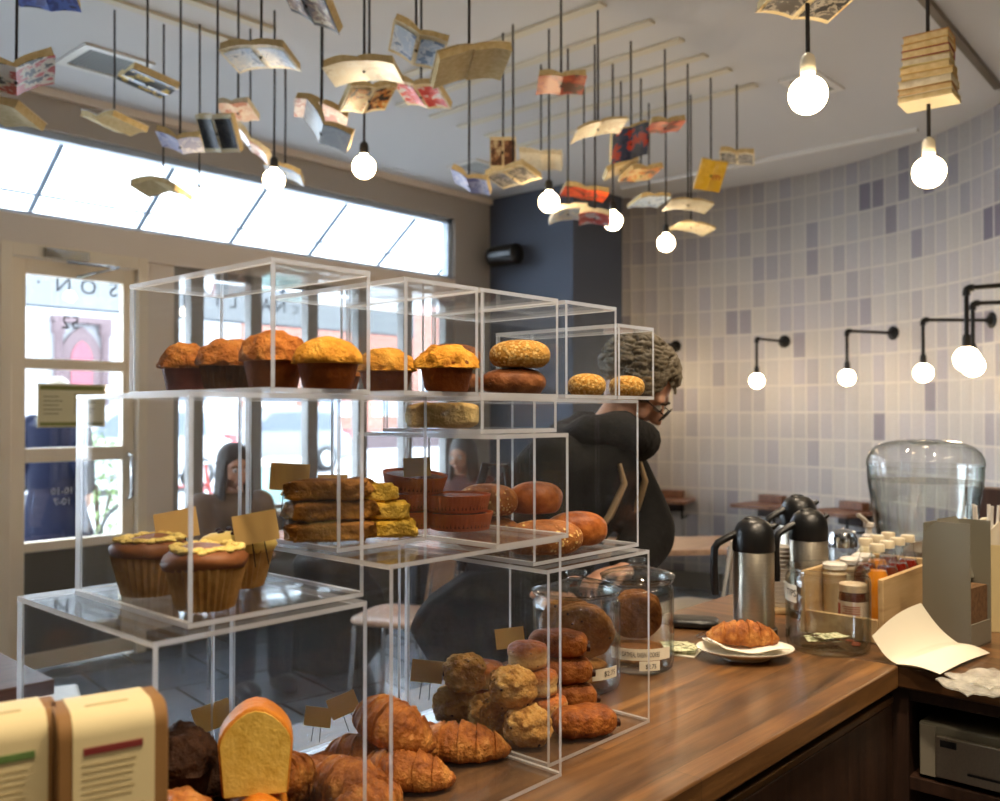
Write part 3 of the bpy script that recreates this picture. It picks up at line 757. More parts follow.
def mk_muffin(top, base, pleat=False, r=.041, h=.07, lump=.12, seed=1, top_h=.5):
    def f():
        t = thing('muffin', 'muffin', 'muffin'); hb = h*.55
        def pl(rr, z, a, j): return (rr*(1+.045*math.cos(a*26)) if pleat and 0 < j < 4 else rr, z)
        MB().lathe([(0,0),(r*.66,0),(r*.70,.003),(r*.9,hb),(r*.86,hb+.001),(0,hb+.001)], 78 if pleat else 40, 0, None, pl).build('muffin_cup' if not pleat else 'paper_cup', base, t)
        MB().blob(r*1.0, r*1.0, h*top_h, 48, 26, 1, 1, lump, 70, seed, flat=0, M=T(0,0,hb-.006)).build('crumb_top', top, t, angle=80)
        return t
    return f
GM = 'muffins on the top tier'
ZB = ZK+TH+.0004
Kind(mk_muffin(FD['muffin_b'], FD['wrapper_red'], False, .036, .068, .16, 3)).put((.636,1.145,ZB), .4, 'muffin in a reddish cup, farthest of the four beside the door', GM)
Kind(mk_muffin(FD['muffin_b'], FD['wrapper'], True, .04, .07, .12, 5)).put((.648,1.062,ZB), 1.2, 'muffin in a dark pleated paper cup near the door end of the top tier', GM)
Kind(mk_muffin(FD['muffin_b'], FD['muffin_base'], False, .042, .075, .13, 8)).put((.657,.973,ZB), 2.0, 'tall brown topped muffin behind the front edge of its case', GM)
ky = Kind(mk_muffin(FD['muffin_y'], FD['muffin_base'], False, .042, .066, .05, 11, .48))
ky.put((.676,.889,ZB), .3, 'smooth bright yellow topped muffin at the open front of its case', GM)
Kind(mk_muffin(FD['muffin_y'], FD['muffin_base'], False, .042, .064, .10, 14)).put((.838,.972,ZB), .8, 'golden muffin with green flecks behind the crumbly topped one', GM)
kc = Kind(mk_muffin(FD['muffin_y'], FD['muffin_base'], False, .041, .068, .17, 21, .46)); kc.put((.869,.884,ZB), 1.4, 'muffin with a wide crumbly streusel top at the open case front', GM)
Kind(mk_muffin(FD['muffin_b'], FD['muffin_base'], False, .036, .056, .12, 31)).put((.845,1.085,ZB), 1.4, 'smaller brown muffin hidden at the back of the streusel muffin case', GM)

def loaf(name, mat_, a, b, c, p=.8, lump=.03, seed=0, freq=14, slash=0):
    def f():
        t = thing(name, name, 'bread')
        mb = MB()
        def fn(q):
            k = 1-.16*(abs(q.x)/a)**3; z = q.z
            if slash: z -= .1*c*math.exp(-((q.x*.35+q.y)/(b*.2))**2)*(1 if q.z > 0 else 0)
            return (q.x, q.y*k, z)
        mb.blob(a, b, c, 44, 24, p, .85, lump, freq, seed, flat=-c*.78, fn=fn)
        mb.v = [(x, y, z+c*.80) for x, y, z in mb.v]
        mb.build('crust', mat_, t, angle=80)
        return t
    return f
GB = 'loaves and rolls in the cases'
def pz(px, py, z): q = W(px, py, z); return (q.x, q.y)
Kind(loaf('loaf', FD['bread_dark'], .05, .036, .0215, .8, .06, 2)).put((1.035,.912,ZB), BETA+.35, 'long dark brown loaf at the bottom of the top tier bread stack', GB)
Kind(loaf('loaf', FD['bread_dark'], .045, .034, .02, .8, .06, 4)).put((.995,1.0,ZB), BETA+.3, 'dark loaf half hidden at the back of the top tier bread stack', GB)
Kind(loaf('loaf', FD['bread_dark'], .045, .034, .022, .8, .06, 9)).put((.995,1.0,ZB+.037), BETA+.3, 'dark loaf with a pale patch lying on another at the back of the stack', GB)
Kind(loaf('loaf', FD['seeded'], .046, .036, .023, .75, .03, 12)).put((1.042,.905,ZB+.039), BETA+.3, 'pale seeded loaf lying on top of the dark loaf', GB)
ks = Kind(loaf('roll', FD['seeded'], .031, .03, .0195, .9, .03, 17))
ks.put((1.203,.901,ZB), BETA, 'round sesame roll in the top tier case next to the smallest case', GB)
ks.put((1.316,.901,ZB), BETA+.4, 'round sesame roll alone in the smallest end case', GB)
Kind(loaf('roll', FD['bread'], .03, .03, .019, .9, .03, 18)).put((1.165,1.0,ZB), BETA, 'plain brown roll behind the sesame roll on the top tier', GB)
# slab in the shallow case
def mk_slab():
    t = thing('bread_slab', 'x', 'bread')
    MB().blob(.05, .045, .0185, 60, 20, .35, .45, .08, 55, 3, flat=-.017, M=T(0,0,.0178)).build('crust', FD['slab'], t, angle=80); return t
Kind(mk_slab).put((.928,.955,1.402+G+TH), BETA+.2, 'thick slab of crusted flat bread in the shallow case', GB)
# tarts
def mk_tart():
    t = thing('tart', 'x', 'tart'); r = .048
    def pl(rr, z, a, j): return (rr*(1+.016*math.cos(a*46)), z)
    MB().lathe([(0,0),(r*.86,0),(r*.88,.001),(r,.025),(r*.985,.025),(r*.86,.004),(0,.004)], 120, 0, None, pl).build('paper_pan', FD['tart_pan'], t, angle=60)
    MB().lathe([(0,.0235),(r*.5,.024),(r*.8,.0228),(r*.945,.0205),(r*.9,.0045),(0,.0045)], 40).build('filling', FD['tart_fill'], t); return t
kt = Kind(mk_tart); zt = ZD+G+TH+.0004
GT = 'tarts in paper pans'
x, y = .961, .950
kt.put((x,y,zt), 0, 'tart in a red brown paper pan, bottom of the front stack of two', GT)
kt.put((x-.002,y+.003,zt+.0258), 1, 'tart in a red brown paper pan, top of the front stack of two', GT)
x, y = .93, 1.02
kt.put((x,y+.005,zt), 2, 'tart in a paper pan, bottom of the rear stack of three', GT)
kt.put((x,y+.007,zt+.0258), 3, 'tart in a paper pan, middle of the rear stack of three', GT)
kt.put((x+.004,y,zt+.054), (R(4),R(-6),1), 'tilted tart in a paper pan on top of the rear stack, under the small sign', GT)
zi = ZC+G+TH+.0004
Kind(loaf('loaf', FD['bread_oat'], .062, .038, .029, .8, .03, 31)).put((1.122,.925,zi), BETA+.25, 'long oat flecked loaf at the front of the case above the cookie jars', GB)
Kind(loaf('loaf', FD['bread'], .054, .036, .031, .8, .03, 35, slash=1)).put((1.232,.945,zi), BETA+.3, 'glossy smooth brown loaf in the case above the cookie jars', GB)
Kind(loaf('loaf', FD['bread_oat'], .056, .036, .029, .8, .03, 38)).put((1.10,1.025,zi), BETA+.25, 'oat flecked loaf under the two upper rolls above the cookie jars', GB)
Kind(loaf('roll', FD['bread_oat'], .05, .036, .0285, .85, .03, 22)).put((1.097,1.022,zi+.0535), BETA+.1, 'oat flecked roll on the upper layer, seen behind the tarts', GB)
Kind(loaf('roll', FD['bread'], .048, .036, .029, .85, .07, 27, 22, slash=1)).put((1.172,.985,zi+.0545), BETA+.3, 'smooth brown roll with a deep fold on the upper layer beside the oat flecked roll', GB)
# cake bars
def mk_bar(m_, a, b, c, seed):
    def f():
        t = thing('cake_bar', 'x', 'cake bar')
        MB().blob(a, b, c, 40, 16, .3, .4, .2, 75, seed, M=T(0,0,c)).build('cake', m_, t, angle=80); return t
    return f
GC = 'cake bars in the middle tier'
ang = BETA+.35
brown = [Kind(mk_bar(FD['bar_b'], .056, .036, .0132, s)) for s in (41, 43, 47)]
bx, by = .764, 1.0
brown[0].put((bx,by,zt), ang, 'brown crumb cake bar at the bottom of the brown stack', GC)
brown[1].put((bx+.002,by+.003,zt+.027), ang+.1, 'brown crumb cake bar in the middle of the brown stack', GC)
brown[2].put((bx-.002,by+.004,zt+.054), ang-.15, 'brown crumb cake bar on top of the brown stack', GC)
yel = [Kind(mk_bar(FD['bar_y'], .042, .02, .0118, s)) for s in (51, 53, 57)]
yx, yy = .832, .968
yel[0].put((yx,yy,zt), BETA+.25, 'yellow cake bar at the bottom of the yellow stack', GC)
yel[1].put((yx-.006,yy+.008,zt+.0242), BETA+.2, 'yellow cake bar in the middle of the yellow stack', GC)
yel[2].put((yx-.018,yy+.018,zt+.0484), BETA+.3, 'yellow cake bar on top of the yellow stack', GC)
# cupcakes
def mk_cup(fr, seed, choc):
    def f():
        t = thing('cupcake', 'x', 'cupcake'); r = .044
        def pl(rr, z, a, j): return (rr*(1+.045*math.cos(a*30)) if 0 < j < 4 else rr, z)
        MB().lathe([(0,0),(r*.68,0),(r*.70,.002),(r*.96,.047),(r*.9,.0475),(0,.0475)], 120, 0, None, pl).build('paper_cup', FD['cup_wrapper'], t, angle=70)
        def sw(rr, z, a, j): return (rr*(1+.04*math.sin(a*3+z*200)), z+.0018*math.sin(2*a+1))
        pr = [(0,.045),(r*.98,.045),(r*1.05,.051),(r*1.03,.057),(r*.9,.062),(r*.72,.0655),(r*.4,.067),(0,.0675)]
        MB().lathe(pr, 48, 0, None, sw).build('frosting', fr, t, angle=80)
        if choc:
            rr = random.Random(seed); b = MB()
            for k in range(46):
                a = 2*PI*k/46; q = r*rr.uniform(.62,.86)
                b.blob(.0055,.0055,.0032,8,6,M=T(q*math.cos(a),q*math.sin(a),.0655+rr.uniform(-.002,.0015)))
            b.build('crumb_ring', FD['sprinkle'], t)
        else:
            rr = random.Random(seed); b = MB()
            for k in range(14):
                a = rr.uniform(0,2*PI); q = r*.7*rr.random()**.5
                b.blob(.005,.004,.003,8,6,M=T(q*math.cos(a),q*math.sin(a),.068))
            b.build('chocolate_shaving', FD['choc'], t)
        return t
    return f
zu = ZA+G+TH+.0004
GU = 'three frosted cupcakes'
cq = {}
Kind(mk_cup(FD['cup_choc'], 1, 1)).put((.535,1.046,zu), .3, 'chocolate frosted cupcake at the back by the door side', GU)
Kind(mk_cup(FD['cup_choc'], 2, 1)).put((.538,.925,zu), 1.1, 'chocolate frosted cupcake at the open front of the case', GU)
Kind(mk_cup(FD['cup_cream'], 3, 0)).put((.633,1.012,zu), 0, 'cream frosted cupcake with dark shavings', GU)
# croissants
def mk_croissant(L=.15, wd=.036, hgt=.03, bend=.35, seed=0):
    def f():
        t = thing('croissant', 'x', 'croissant'); n, m = 110, 34
        rr = random.Random(seed); ph = rr.uniform(-.4,.4)
        def prof(s):
            e = max(0.0, 1-abs(s)**2.1)**.62
            x = s*3.4+ph; fr = x-math.floor(x)
            step = .88+.12*(1-fr if s > 0 else fr)**.7
            return max(.03, e*step)
        def fn(u, v):
            s = 2*v-1; a = 2*PI*u; k = prof(s); th = s*bend*1.6
            x = math.sin(th)/(bend*1.6)*L/2 if bend else s*L/2; y0 = -(math.cos(th)-1)/(bend*1.6)*L/2 if bend else 0
            ry, rz = wd*k, hgt*k
            yy, z = ry*math.cos(a), rz*math.sin(a)
            q = Vector((s*4+seed, math.cos(a)*.8, math.sin(a)*.8))
            j = 1+.08*mnoise.noise(q*2)+.06*mnoise.noise(q*6)+.045*mnoise.noise(q*15)
            z = max(z*j, -hgt*.55*k)
            return (x+yy*math.sin(-th)*.6, y0+yy*j, z+hgt*.55*max(k,.35))
        MB().grid(fn, m, n).build('crust', FD['croissant'], t, angle=75)
        return t
    return f
kcr = [Kind(mk_croissant(.175,.037,.034,.3,1)), Kind(mk_croissant(.145,.04,.036,.5,5)), Kind(mk_croissant(.15,.034,.032,.42,9))]
GR = 'croissants in the case on the counter'
zc = CZ+G+TH+.0004
def cro(k, px, py, z, an, label, tilt=0, roll=0, sc=None, pos=None):
    x, y = pos or pz(px, py, z); kcr[k].put((x, y, z), Euler((roll, tilt, BETA+an)), label, GR, sc)
cro(0, 455, 756, zc, -.1, 'flaky croissant lying crosswise at the front of the pile, beside the bare case floor', sc=.97)
cro(2, 402, 784, zc, -.3, 'croissant pointing to the empty corner of the case, below the flaky crosswise one', sc=1.0)
cro(1, 345, 800, zc, -.55, 'dark edged croissant at the very front of the pile by the pound cake', sc=1.0)
cro(2, 330, 768, zc, 1.1, 'croissant lying flat beside the two small signs', pos=(.758,1.02), sc=.9, roll=.1)
cro(1, 370, 748, zc, -.2, 'croissant underneath the topmost croissant', pos=(.84,1.03), sc=.9)
cro(0, 440, 735, zc, -.3, 'crumb sprinkled croissant behind the crosswise one', pos=(.945,1.04), sc=.85)
cro(1, 392, 720, zc+.05, -.55, 'big croissant on top of the pile with its end raised', tilt=.25, pos=(.857,.99), sc=1.0)
cro(1, 0, 0, zc, 1.3, 'croissant at the bottom beside the pound cake, in the case behind the tea boxes', pos=(.655,.985), sc=.85)
cro(0, 0, 0, zc+.045, 1.0, 'croissant on the second layer between the pound cake and the tall case wall', pos=(.658,.96), sc=.8)
cro(2, 0, 0, zc, .9, 'croissant at the bottom front, pressed to the wall between two cases', pos=(.757,.905), sc=.85)
# scones, buns and chocolate rolls
def mk_scone(seed, r=.036, h=.03):
    def f():
        t = thing('scone', 'x', 'scone')
        MB().blob(r, r*.94, h, 64, 40, 1, .75, .17, 75, seed, flat=-h*.8, M=T(0,0,h*.8)).build('crust', FD['scone'], t, angle=80); return t
    return f
ksc = [Kind(mk_scone(s)) for s in (61, 65, 69)]
GS = 'oat scones in the pastry case'
sc_ = [(0,(1.083,.925,zc),'oat scone with dark raisins at the bottom front, beside the chocolate rolls'),
       (1,(1.085,1.005,zc),'oat scone at the bottom of the heap, partly hidden behind the flaky croissant'),
       (2,(1.085,1.085,zc),'oat scone at the bottom back of the heap by the small sign'),
       (0,(1.083,.955,zc+.053),'large rough oat scone resting on two others below the currant buns'),
       (1,(1.083,1.06,zc+.054),'rounded oat scone at the top of the heap in front of the sign')]
for k, p, l in sc_: ksc[k].put(p, k*1.3+p[1]*9, l, GS)
def mk_bun(seed):
    def f():
        t = thing('currant_bun', 'x', 'bun')
        def pr(r, z, a, j): return (r*(1+.05*mnoise.noise(Vector((math.cos(a)*2+seed, math.sin(a)*2, z*60)))), z+.002*mnoise.noise(Vector((math.cos(a)*3, math.sin(a)*3+seed, 0))))
        MB().lathe([(0,0),(.026,0),(.032,.003),(.0325,.012),(.0312,.017),(.033,.021),(.0335,.029),(.031,.035),(.024,.0385),(.012,.04),(0,.0402)], 48, 0, None, pr).build('crust', FD['biscuit'], t, angle=70); return t
    return f
kbn = [Kind(mk_bun(s)) for s in (3, 7)]
GN = 'shiny currant buns in the pastry case'
bn_ = [(0,(1.183,.968,zc),'shiny currant bun at the bottom of the bun heap behind the front chocolate roll'),
       (1,(1.165,1.085,zc),'shiny currant bun standing at the back bottom of the bun heap'),
       (0,(1.176,.983,zc+.0412),'shiny currant bun in the middle of the bun heap with a pale cracked side'),
       (1,(1.15,1.08,zc+.0412),'shiny currant bun half hidden behind the topmost one'),
       (0,(1.174,1.003,zc+.0824),'shiny currant bun on top of the bun heap')]
for k, p, l in bn_: kbn[k].put(p, k+p[0]*20, l, GN)
def mk_roll(seed):
    def f():
        t = thing('chocolate_roll', 'x', 'pastry')
        def fn(q):
            st = 1+.05*math.sin(q.x*210+seed) ; return (q.x, q.y*st, q.z*(1+.04*math.sin(q.x*150)))
        MB().blob(.052,.031,.024,48,24,.62,.75,.05,30,seed,flat=-.019,M=T(0,0,.0192),fn=fn).build('crust', FD['choc_roll'], t, angle=80)
        for y in (-.012,.012):
            MB().tube([(.040,y,.015),(.0555,y,.015)], .0062, 10).build('chocolate_stick', FD['choc'], t)
        return t
    return f
kpr = [Kind(mk_roll(s)) for s in (1, 4)]
GP = 'chocolate rolls in the pastry case'
pr_ = [(0,(1.172,.885,zc),BETA+.3,'chocolate filled roll at the very front, overhanging the case edge'),
       (1,(1.256,.985,zc),BETA+.15,'chocolate filled roll at the bottom behind the front one, chocolate ends showing'),
       (0,(1.252,.992,zc+.044),BETA+.1,'chocolate filled roll in the middle of its stack, against the cookie jar'),
       (1,(1.25,1.0,zc+.088),BETA-.05,'chocolate filled roll on top of its stack, leaning against the topmost bun')]
for k, p, a, l in pr_: kpr[k].put(p, a, l, GP)
# pound cake slice, chocolate muffins in the first case
def pound_outline(s=1.0):
    pts = [(-.036*s,0),(.036*s,0),(.041*s,.06*s)]
    for k in range(1, 12):
        a = PI*k/12; pts.append((.041*s*math.cos(a), .06*s+(.03+.01*math.sin(a)**3)*s*math.sin(a)))
    return pts+[(-.041*s,.06*s)]
def mk_pound():
    t = thing('pound_cake_slice', 'x', 'cake')
    MB().prism(pound_outline(), -.022, .022, 0, RX(PI/2)).build('crust', FD['pound'], t, bevel=.004, seg=3)
    MB().prism([(x, z+.003) for x, z in pound_outline(.93)], .0222, .0238, 0, RX(PI/2)).build('crumb', FD['crumb'], t); return t
def mk_cake_block():
    t = thing('pound_cake_block', 'x', 'cake')
    MB().prism(pound_outline(.8), -.04, .04, 0, RX(PI/2)).build('crust', FD['pound'], t, bevel=.004, seg=3)
    MB().prism([(x, z+.003) for x, z in pound_outline(.74)], .0402, .0418, 0, RX(PI/2)).build('crumb', FD['crumb'], t); return t
Kind(mk_cake_block).put((.598,.912,zc), BETA+.25, 'uncut piece of pound cake under the standing slice')
kpc = Kind(mk_pound)
kpc.put((.598,.918,zc+.0745), BETA+.25, 'cut slice of yellow pound cake with a domed golden crust', 'pound cake')
km = Kind(mk_muffin(FD['dark_muffin'], FD['dark_muffin'], False, .043, .078, .2, 77, .55))
GD = 'muffins behind the tea boxes'
km.put((.535,1.055,zc), .3, 'dark chocolate muffin underneath the other dark one', GD)
km.put((.62,1.06,zc), 1.9, 'dark chocolate muffin at the back of the case, low under the small tilted sign', GD)
km.put((.55,1.0,zc+.058), 1.1, 'topmost dark chocolate muffin, beside the pound cake slice', GD)
kgm = Kind(mk_muffin(FD['croissant'], FD['muffin_base'], False, .04, .06, .14, 79))
kgm.put((.50,.97,zc), .9, 'golden brown muffin at the bottom beside the tea boxes', GD)
kgm.put((.497,.915,zc+.045), 2.1, 'golden brown muffin peeping up between the tea box and the pound cake', GD)
# small card signs on wire holders
def mk_sign():
    t = thing('card_sign', 'x', 'sign')
    MB().box(-.026,.026,-.0006,.0006,.028,.064).build('card', M['kraftcard'], t)
    pts = [(-.008,.002,0),(-.007,.002,.03),(-.006,.002,.036),(0,.002,.041),(.006,.002,.036),(.007,.002,.03),(.008,.002,0)]
    MB().tube(pts, .0008, 6).build('wire_holder', M['iron'], t); return t
kg = Kind(mk_sign); GG = 'small kraft card signs'
def sign(px, py, z, d, rot, label, sc=1.0):
    q = WD(px, py, d); kg.put((q.x, q.y, z if z else q.z), Euler(rot), label, GG, sc)
sign(222, 748, None, 1.3, (-.1,-.28,BETA+.25), 'tilted blank kraft sign stuck in the chocolate muffins')
sign(315, 742, None, 1.37, (-.15,.08,BETA-.1), 'upright kraft sign among the croissants, nearer the pound cake', .78)
sign(353, 730, None, 1.37, (-.1,-.4,BETA), 'kraft sign leaning over the croissants below the big one', .85)
sign(424, 700, None, 1.52, (-.1,.1,BETA), 'kraft sign half hidden behind the topmost oat scone')
sign(513, 664, None, 1.66, (-.1,-.12,BETA), 'kraft sign half hidden behind the topmost currant bun')
sign(182, 562, None, 1.13, (-.2,-.2,BETA+.1), 'kraft sign behind the chocolate cupcake near the door side')
sign(262, 566, None, 1.10, (-.1,-.18,BETA+.1), 'kraft sign stuck in the cream frosted cupcake')
sign(287, 512, None, 1.22, (-.1,.05,BETA), 'kraft sign at the door end of the cake bars')
sign(332, 512, None, 1.27, (-.1,.0,BETA), 'kraft sign behind the top brown cake bar', .8)
sign(418, 491, None, 1.33, (-.1,-.05,BETA), 'small kraft sign with a ribbon above the tilted tart', .75)
# ---------------------------------------------------------------- things along the counter
Z0 = CZ+.0006
def bent_text(s, size, r, z, a_c, sq=1.0):
    """lettering wrapped round an upright cylinder of radius r, centred at heading a_c"""
    vs, fs = text_geo(s, size)
    return [((r*math.cos(a_c+v.x*sq/r)), (r*math.sin(a_c+v.x*sq/r)), z+v.y) for v in vs], fs
def band(mb, r, z0, z1, a0, a1, n=24, mi=0, th=.0006):
    return mb.lathe([(r,z0),(r+th,z0),(r+th,z1),(r,z1),(r,z0)], n, mi, None, None, a0, a1)
def jar_body(r, h, th=.004, lip=True):
    o = [(0,0),(r*.88,0),(r*.97,.006),(r,.02),(r,h*.84),(r*.985,h*.88),(r*.93,h*.915),(r*.90,h*.93)]
    o += [(r*.93,h*.945),(r*.985,h*.965),(r*.99,h*.985),(r*.95,h)] if lip else [(r*.92,h)]
    i = [(r*.88,h*.985),(r*.87,h*.93),(r*.93,h*.89),(r-th,h*.83),(r-th,.024),(r*.9,.012),(0,.010)]
    return o+i
def jar_lid(r, h):
    return [(0,h*.955),(r*.84,h*.955),(r*.86,h*1.0),(r*1.02,h*1.004),(r*1.03,h*1.022),(r*.9,h*1.05),(r*.6,h*1.085),(r*.3,h*1.12),(r*.2,h*1.13),(r*.19,h*1.145),(r*.24,h*1.165),(r*.25,h*1.19),(r*.2,h*1.215),(0,h*1.22)]
ckk = None
def mk_cookie(m_, r, seed):
    def f():
        t = thing('cookie', 'x', 'cookie')
        MB().blob(r, r, .0085, 40, 10, 1, .75, .06, 45, seed, M=T(0,0,.0085)).build('crumb', m_, t, angle=80); return t
    return f
def cookie_jar(loc, r, h, label, cookie_mat, text=None, cook=(), what=''):
    t = thing('cookie_jar', label, 'jar', loc, 0)
    MB().lathe(jar_body(r, h), 56).build('jar_body', M['glass'], t, angle=60)
    MB().lathe(jar_lid(r, h), 56).build('lid', M['glass'], t, angle=60)
    ac = math.atan2(-loc[1], -loc[0])
    if text:
        lb = MB(); band(lb, r+.0008, .03, .052, ac-.75, ac+1.0); band(lb, r+.0008, .006+.004, .0285, ac+.05, ac+.62)
        l = lb.build('label', M['paper'], t, angle=60)
        tx = MB()
        tx.add(*bent_text(text, .0135, r+.0022, .0408, ac+.1, sq=.46)); tx.add(*bent_text('$2.75', .0125, r+.0022, .0185, ac+.36, sq=.8)); tx.build('lettering', M['ink'], l)
    else:
        lb = MB(); band(lb, r+.0008, .03, .05, ac+.35, ac+1.05); l = lb.build('label', M['paper'], t, angle=60)
        tx = MB(); tx.add(*bent_text('$2.75', .013, r+.0022, .04, ac+.8)); tx.build('lettering', M['ink'], l)
    kk = Kind(mk_cookie(cookie_mat, r*.72, 90+int(r*1000)))
    for i, (dx, dy, dz, rx, ry, rz, lb_) in enumerate(cook):
        kk.put((loc[0]+dx, loc[1]+dy, loc[2]+dz), Euler((rx, ry, rz)), lb_, what)
j1 = (1.385, 1.063, Z0)
va = math.atan2(j1[1], j1[0])
fx = lambda f, s: (f*math.cos(va)+s*math.sin(va), f*math.sin(va)-s*math.cos(va))   # f away from the viewer, s sideways
def ck(f, s, z, tilt, lb_, yaw=0): 
    a = fx(f, s); return (a[0], a[1], z, 0, tilt, va+yaw, lb_)
cookie_jar(j1, .083, .178, 'glass jar of dark speckled oat cookies, closer to the chocolate rolls', FD['cookie'], None,
  [ck(.0,.0,.012,0,'flat oat cookie at the bottom of the first jar'), ck(.004,-.003,.031,.06,'oat cookie lying second from the bottom in the first jar'),
   ck(-.022,.012,.098,1.2,'big oat cookie standing upright at the front of the first jar'), ck(.0,.01,.098,1.22,'oat cookie standing behind the big front one in the first jar'), ck(.026,-.012,.10,1.3,'oat cookie leaning at the back of the first jar')], 'cookies in the first jar')
j2 = (1.571, 1.051, Z0)
cookie_jar(j2, .073, .18, 'glass jar of dark oatmeal raisin cookies with a paper label and a price tag', FD['cookie_d'], 'OATMEAL RAISIN COOKIES',
  [ck(.0,.0,.012,0,'dark cookie flat on the bottom of the labelled jar'), ck(.002,.0,.03,.05,'dark cookie second from the bottom of the labelled jar'), ck(-.022,-.004,.10,1.25,'dark cookie standing at the front of the labelled jar'), ck(.0,-.006,.10,1.25,'dark cookie standing in the middle of the labelled jar'), ck(.022,.0,.10,1.3,'dark cookie standing at the back of the labelled jar')], 'cookies in the labelled jar')
# plate, napkin, croissant
p = W(745, 658, Z0); pl = thing('plate', 'white oval plate with a napkin and a croissant on the counter', 'plate', (p.x, p.y, Z0), BETA)
MB().lathe([(0,0),(.05,0),(.053,.003),(.053,.005),(.09,.017),(.1,.0215),(.1005,.0235),(.098,.0235),(.088,.0195),(.05,.0075),(0,.0065)], 56, 0, S(1,.78,1)).build('dish', M['porcelain'], pl)
nk = MB(); nk.grid(lambda u, v: ((u-.5)*.155, (v-.5)*.1, .0265+.003*math.sin(u*9+v*4)+.002*math.sin(v*14)+.055*max(0,.18-u)*(1-v)*1.6+.1*(u-.5)**2*.16), 28, 18, thick=.0015)
tag(nk.build('napkin', M['napkin'], None, (p.x, p.y, Z0), (0,0,BETA), angle=70), 'white paper napkin folded under the croissant on the oval plate', 'napkin')
kcr[0].put((p.x+.004, p.y+.006, Z0+.031), Euler((.1,.03,BETA-.12)), 'single croissant served on the white plate with a napkin', None, .9)
# insulated coffee jugs
def mk_jug():
    t = thing('coffee_jug', 'x', 'jug')
    MB().lathe([(0,0),(.051,0),(.0525,.003),(.0525,.016),(.047,.019),(0,.019)], 44).build('base_ring', M['black'], t)
    MB().lathe([(0,.0192),(.0458,.0192),(.046,.022),(.046,.190),(.0445,.192),(0,.192)], 56).build('jug_body', M['steel'], t)
    MB().lathe([(0,.1922),(.0472,.1922),(.048,.196),(.047,.222),(.0435,.24),(.036,.255),(.024,.264),(.012,.267),(0,.267)], 44).build('jug_lid', M['black'], t)
    MB().tube([(-.040,0,.232),(-.062,0,.222),(-.084,0,.21),(-.0915,0,.198),(-.093,0,.17),(-.092,0,.13),(-.09,0,.092)], [.0105,.0105,.0105,.011,.011,.0115,.010], 14, flat=.8).build('handle', M['black'], t, angle=70)
    MB().tube([(.03,0,.244),(.046,0,.246),(.054,0,.252)], [.008,.007,.006], 10).build('spout_lever', M['black'], t)
    MB().blob(.019,.013,.006,20,10,M=T(-.004,0,.2655)).build('press_button', M['black'], t)
    return t
kj = Kind(mk_jug)
p = W(754, 634, Z0); kj.put((p.x, p.y, Z0), BETA+.05, 'steel coffee jug with black domed lid, closest to the plate', 'steel coffee jugs')
p = WD(809, 600, 2.32); kj.put((p.x, p.y, Z0), BETA+.25, 'steel coffee jug behind the tip jar, handle towards the plate', 'steel coffee jugs', 1.0)
p = WD(799, 600, 2.53); kj.put((p.x, p.y, Z0), BETA+.2, 'steel coffee jug mostly hidden behind the other two', 'steel coffee jugs', 1.06)
# stack of lids between the jugs
p = WD(780, 600, 2.4)
cs = thing('cup_stack', 'tall stack of white paper cups standing between the coffee jugs', 'cups', (p.x, p.y, Z0+.012))
tag(MB().box(-.06,.06,-.06,.06,0,.011).build('wooden_tray', M['crate'], None, (p.x,p.y,Z0), (0,0,BETA), bevel=.002), 'small wooden tray under the stack of paper cups', 'tray')
for k in range(14):
    MB().lathe([(.033,.011*k),(.036,.011*k+.0095),(.0335,.011*k+.0095),(.031,.011*k)], 24).build('cup_rim', M['white'], cs)
# wallet, money, keys
p = W(694, 626, Z0)
wl = tag(MB().blob(.058,.042,.011,32,12,.35,.6,.03,20,2,M=T(0,0,.011)).build('wallet', plain('black leather', C(22,21,22), .35, bump=.2, bscale=60), None, (p.x,p.y,Z0), (0,0,BETA+2.9), angle=70), 'black leather wallet lying on the counter behind the banknotes', 'wallet')
def bill_mat():
    m, nt, out = new_mat('printed banknote'); v = coords(nt)
    n = noise_n(nt, v, 120, 4); pbsdf(nt, out, ramp(nt, n, [(.4, C(120,124,90)), (.55, C(206,204,166))]), .8); return m
BILL = bill_mat()
p = W(683, 651, Z0); kb = None
def mk_bill():
    t = thing('banknote', 'x', 'banknote')
    MB().grid(lambda u, v: ((u-.5)*.08,(v-.5)*.062,.002+.004*math.sin(u*3)), 12, 6, thick=.0012).build('note_paper', BILL, t)
    MB().lathe([(.014,0),(.0155,0),(.0155,.0006),(.014,.0006),(.014,0)], 24, 0, T(0,0,.0062) @ S(.8,1,1)).build('portrait_oval', M['gold_ink'], t); return t
kb = Kind(mk_bill); GBN = 'banknotes beside the labelled jar'
for k in range(3): kb.put((p.x-.006*k, p.y+.004*k, Z0+.0028+.0032*k), BETA+1.2+.18*k, ['lowest folded banknote beside the labelled jar', 'middle folded banknote beside the labelled jar', 'uppermost folded banknote beside the labelled jar'][k], GBN)
tag(MB().box(-.05,.05,-.03,.03,0,.002).build('receipt', M['paper'], None, (p.x+.005,p.y-.006,Z0), (0,0,BETA+1.1)), 'white receipt slip under the folded banknotes', 'receipt')
p = W(706, 637, Z0)
ky_ = thing('key_ring', 'bunch of keys on a ring lying next to the plate', 'keys', (p.x,p.y,Z0), BETA)
MB().tube([(.012*math.cos(2*PI*i/20)-.012,.012*math.sin(2*PI*i/20),.004+.006*math.cos(2*PI*i/20)) for i in range(21)], .0012, 6, caps=False).build('ring', M['chrome'], ky_)
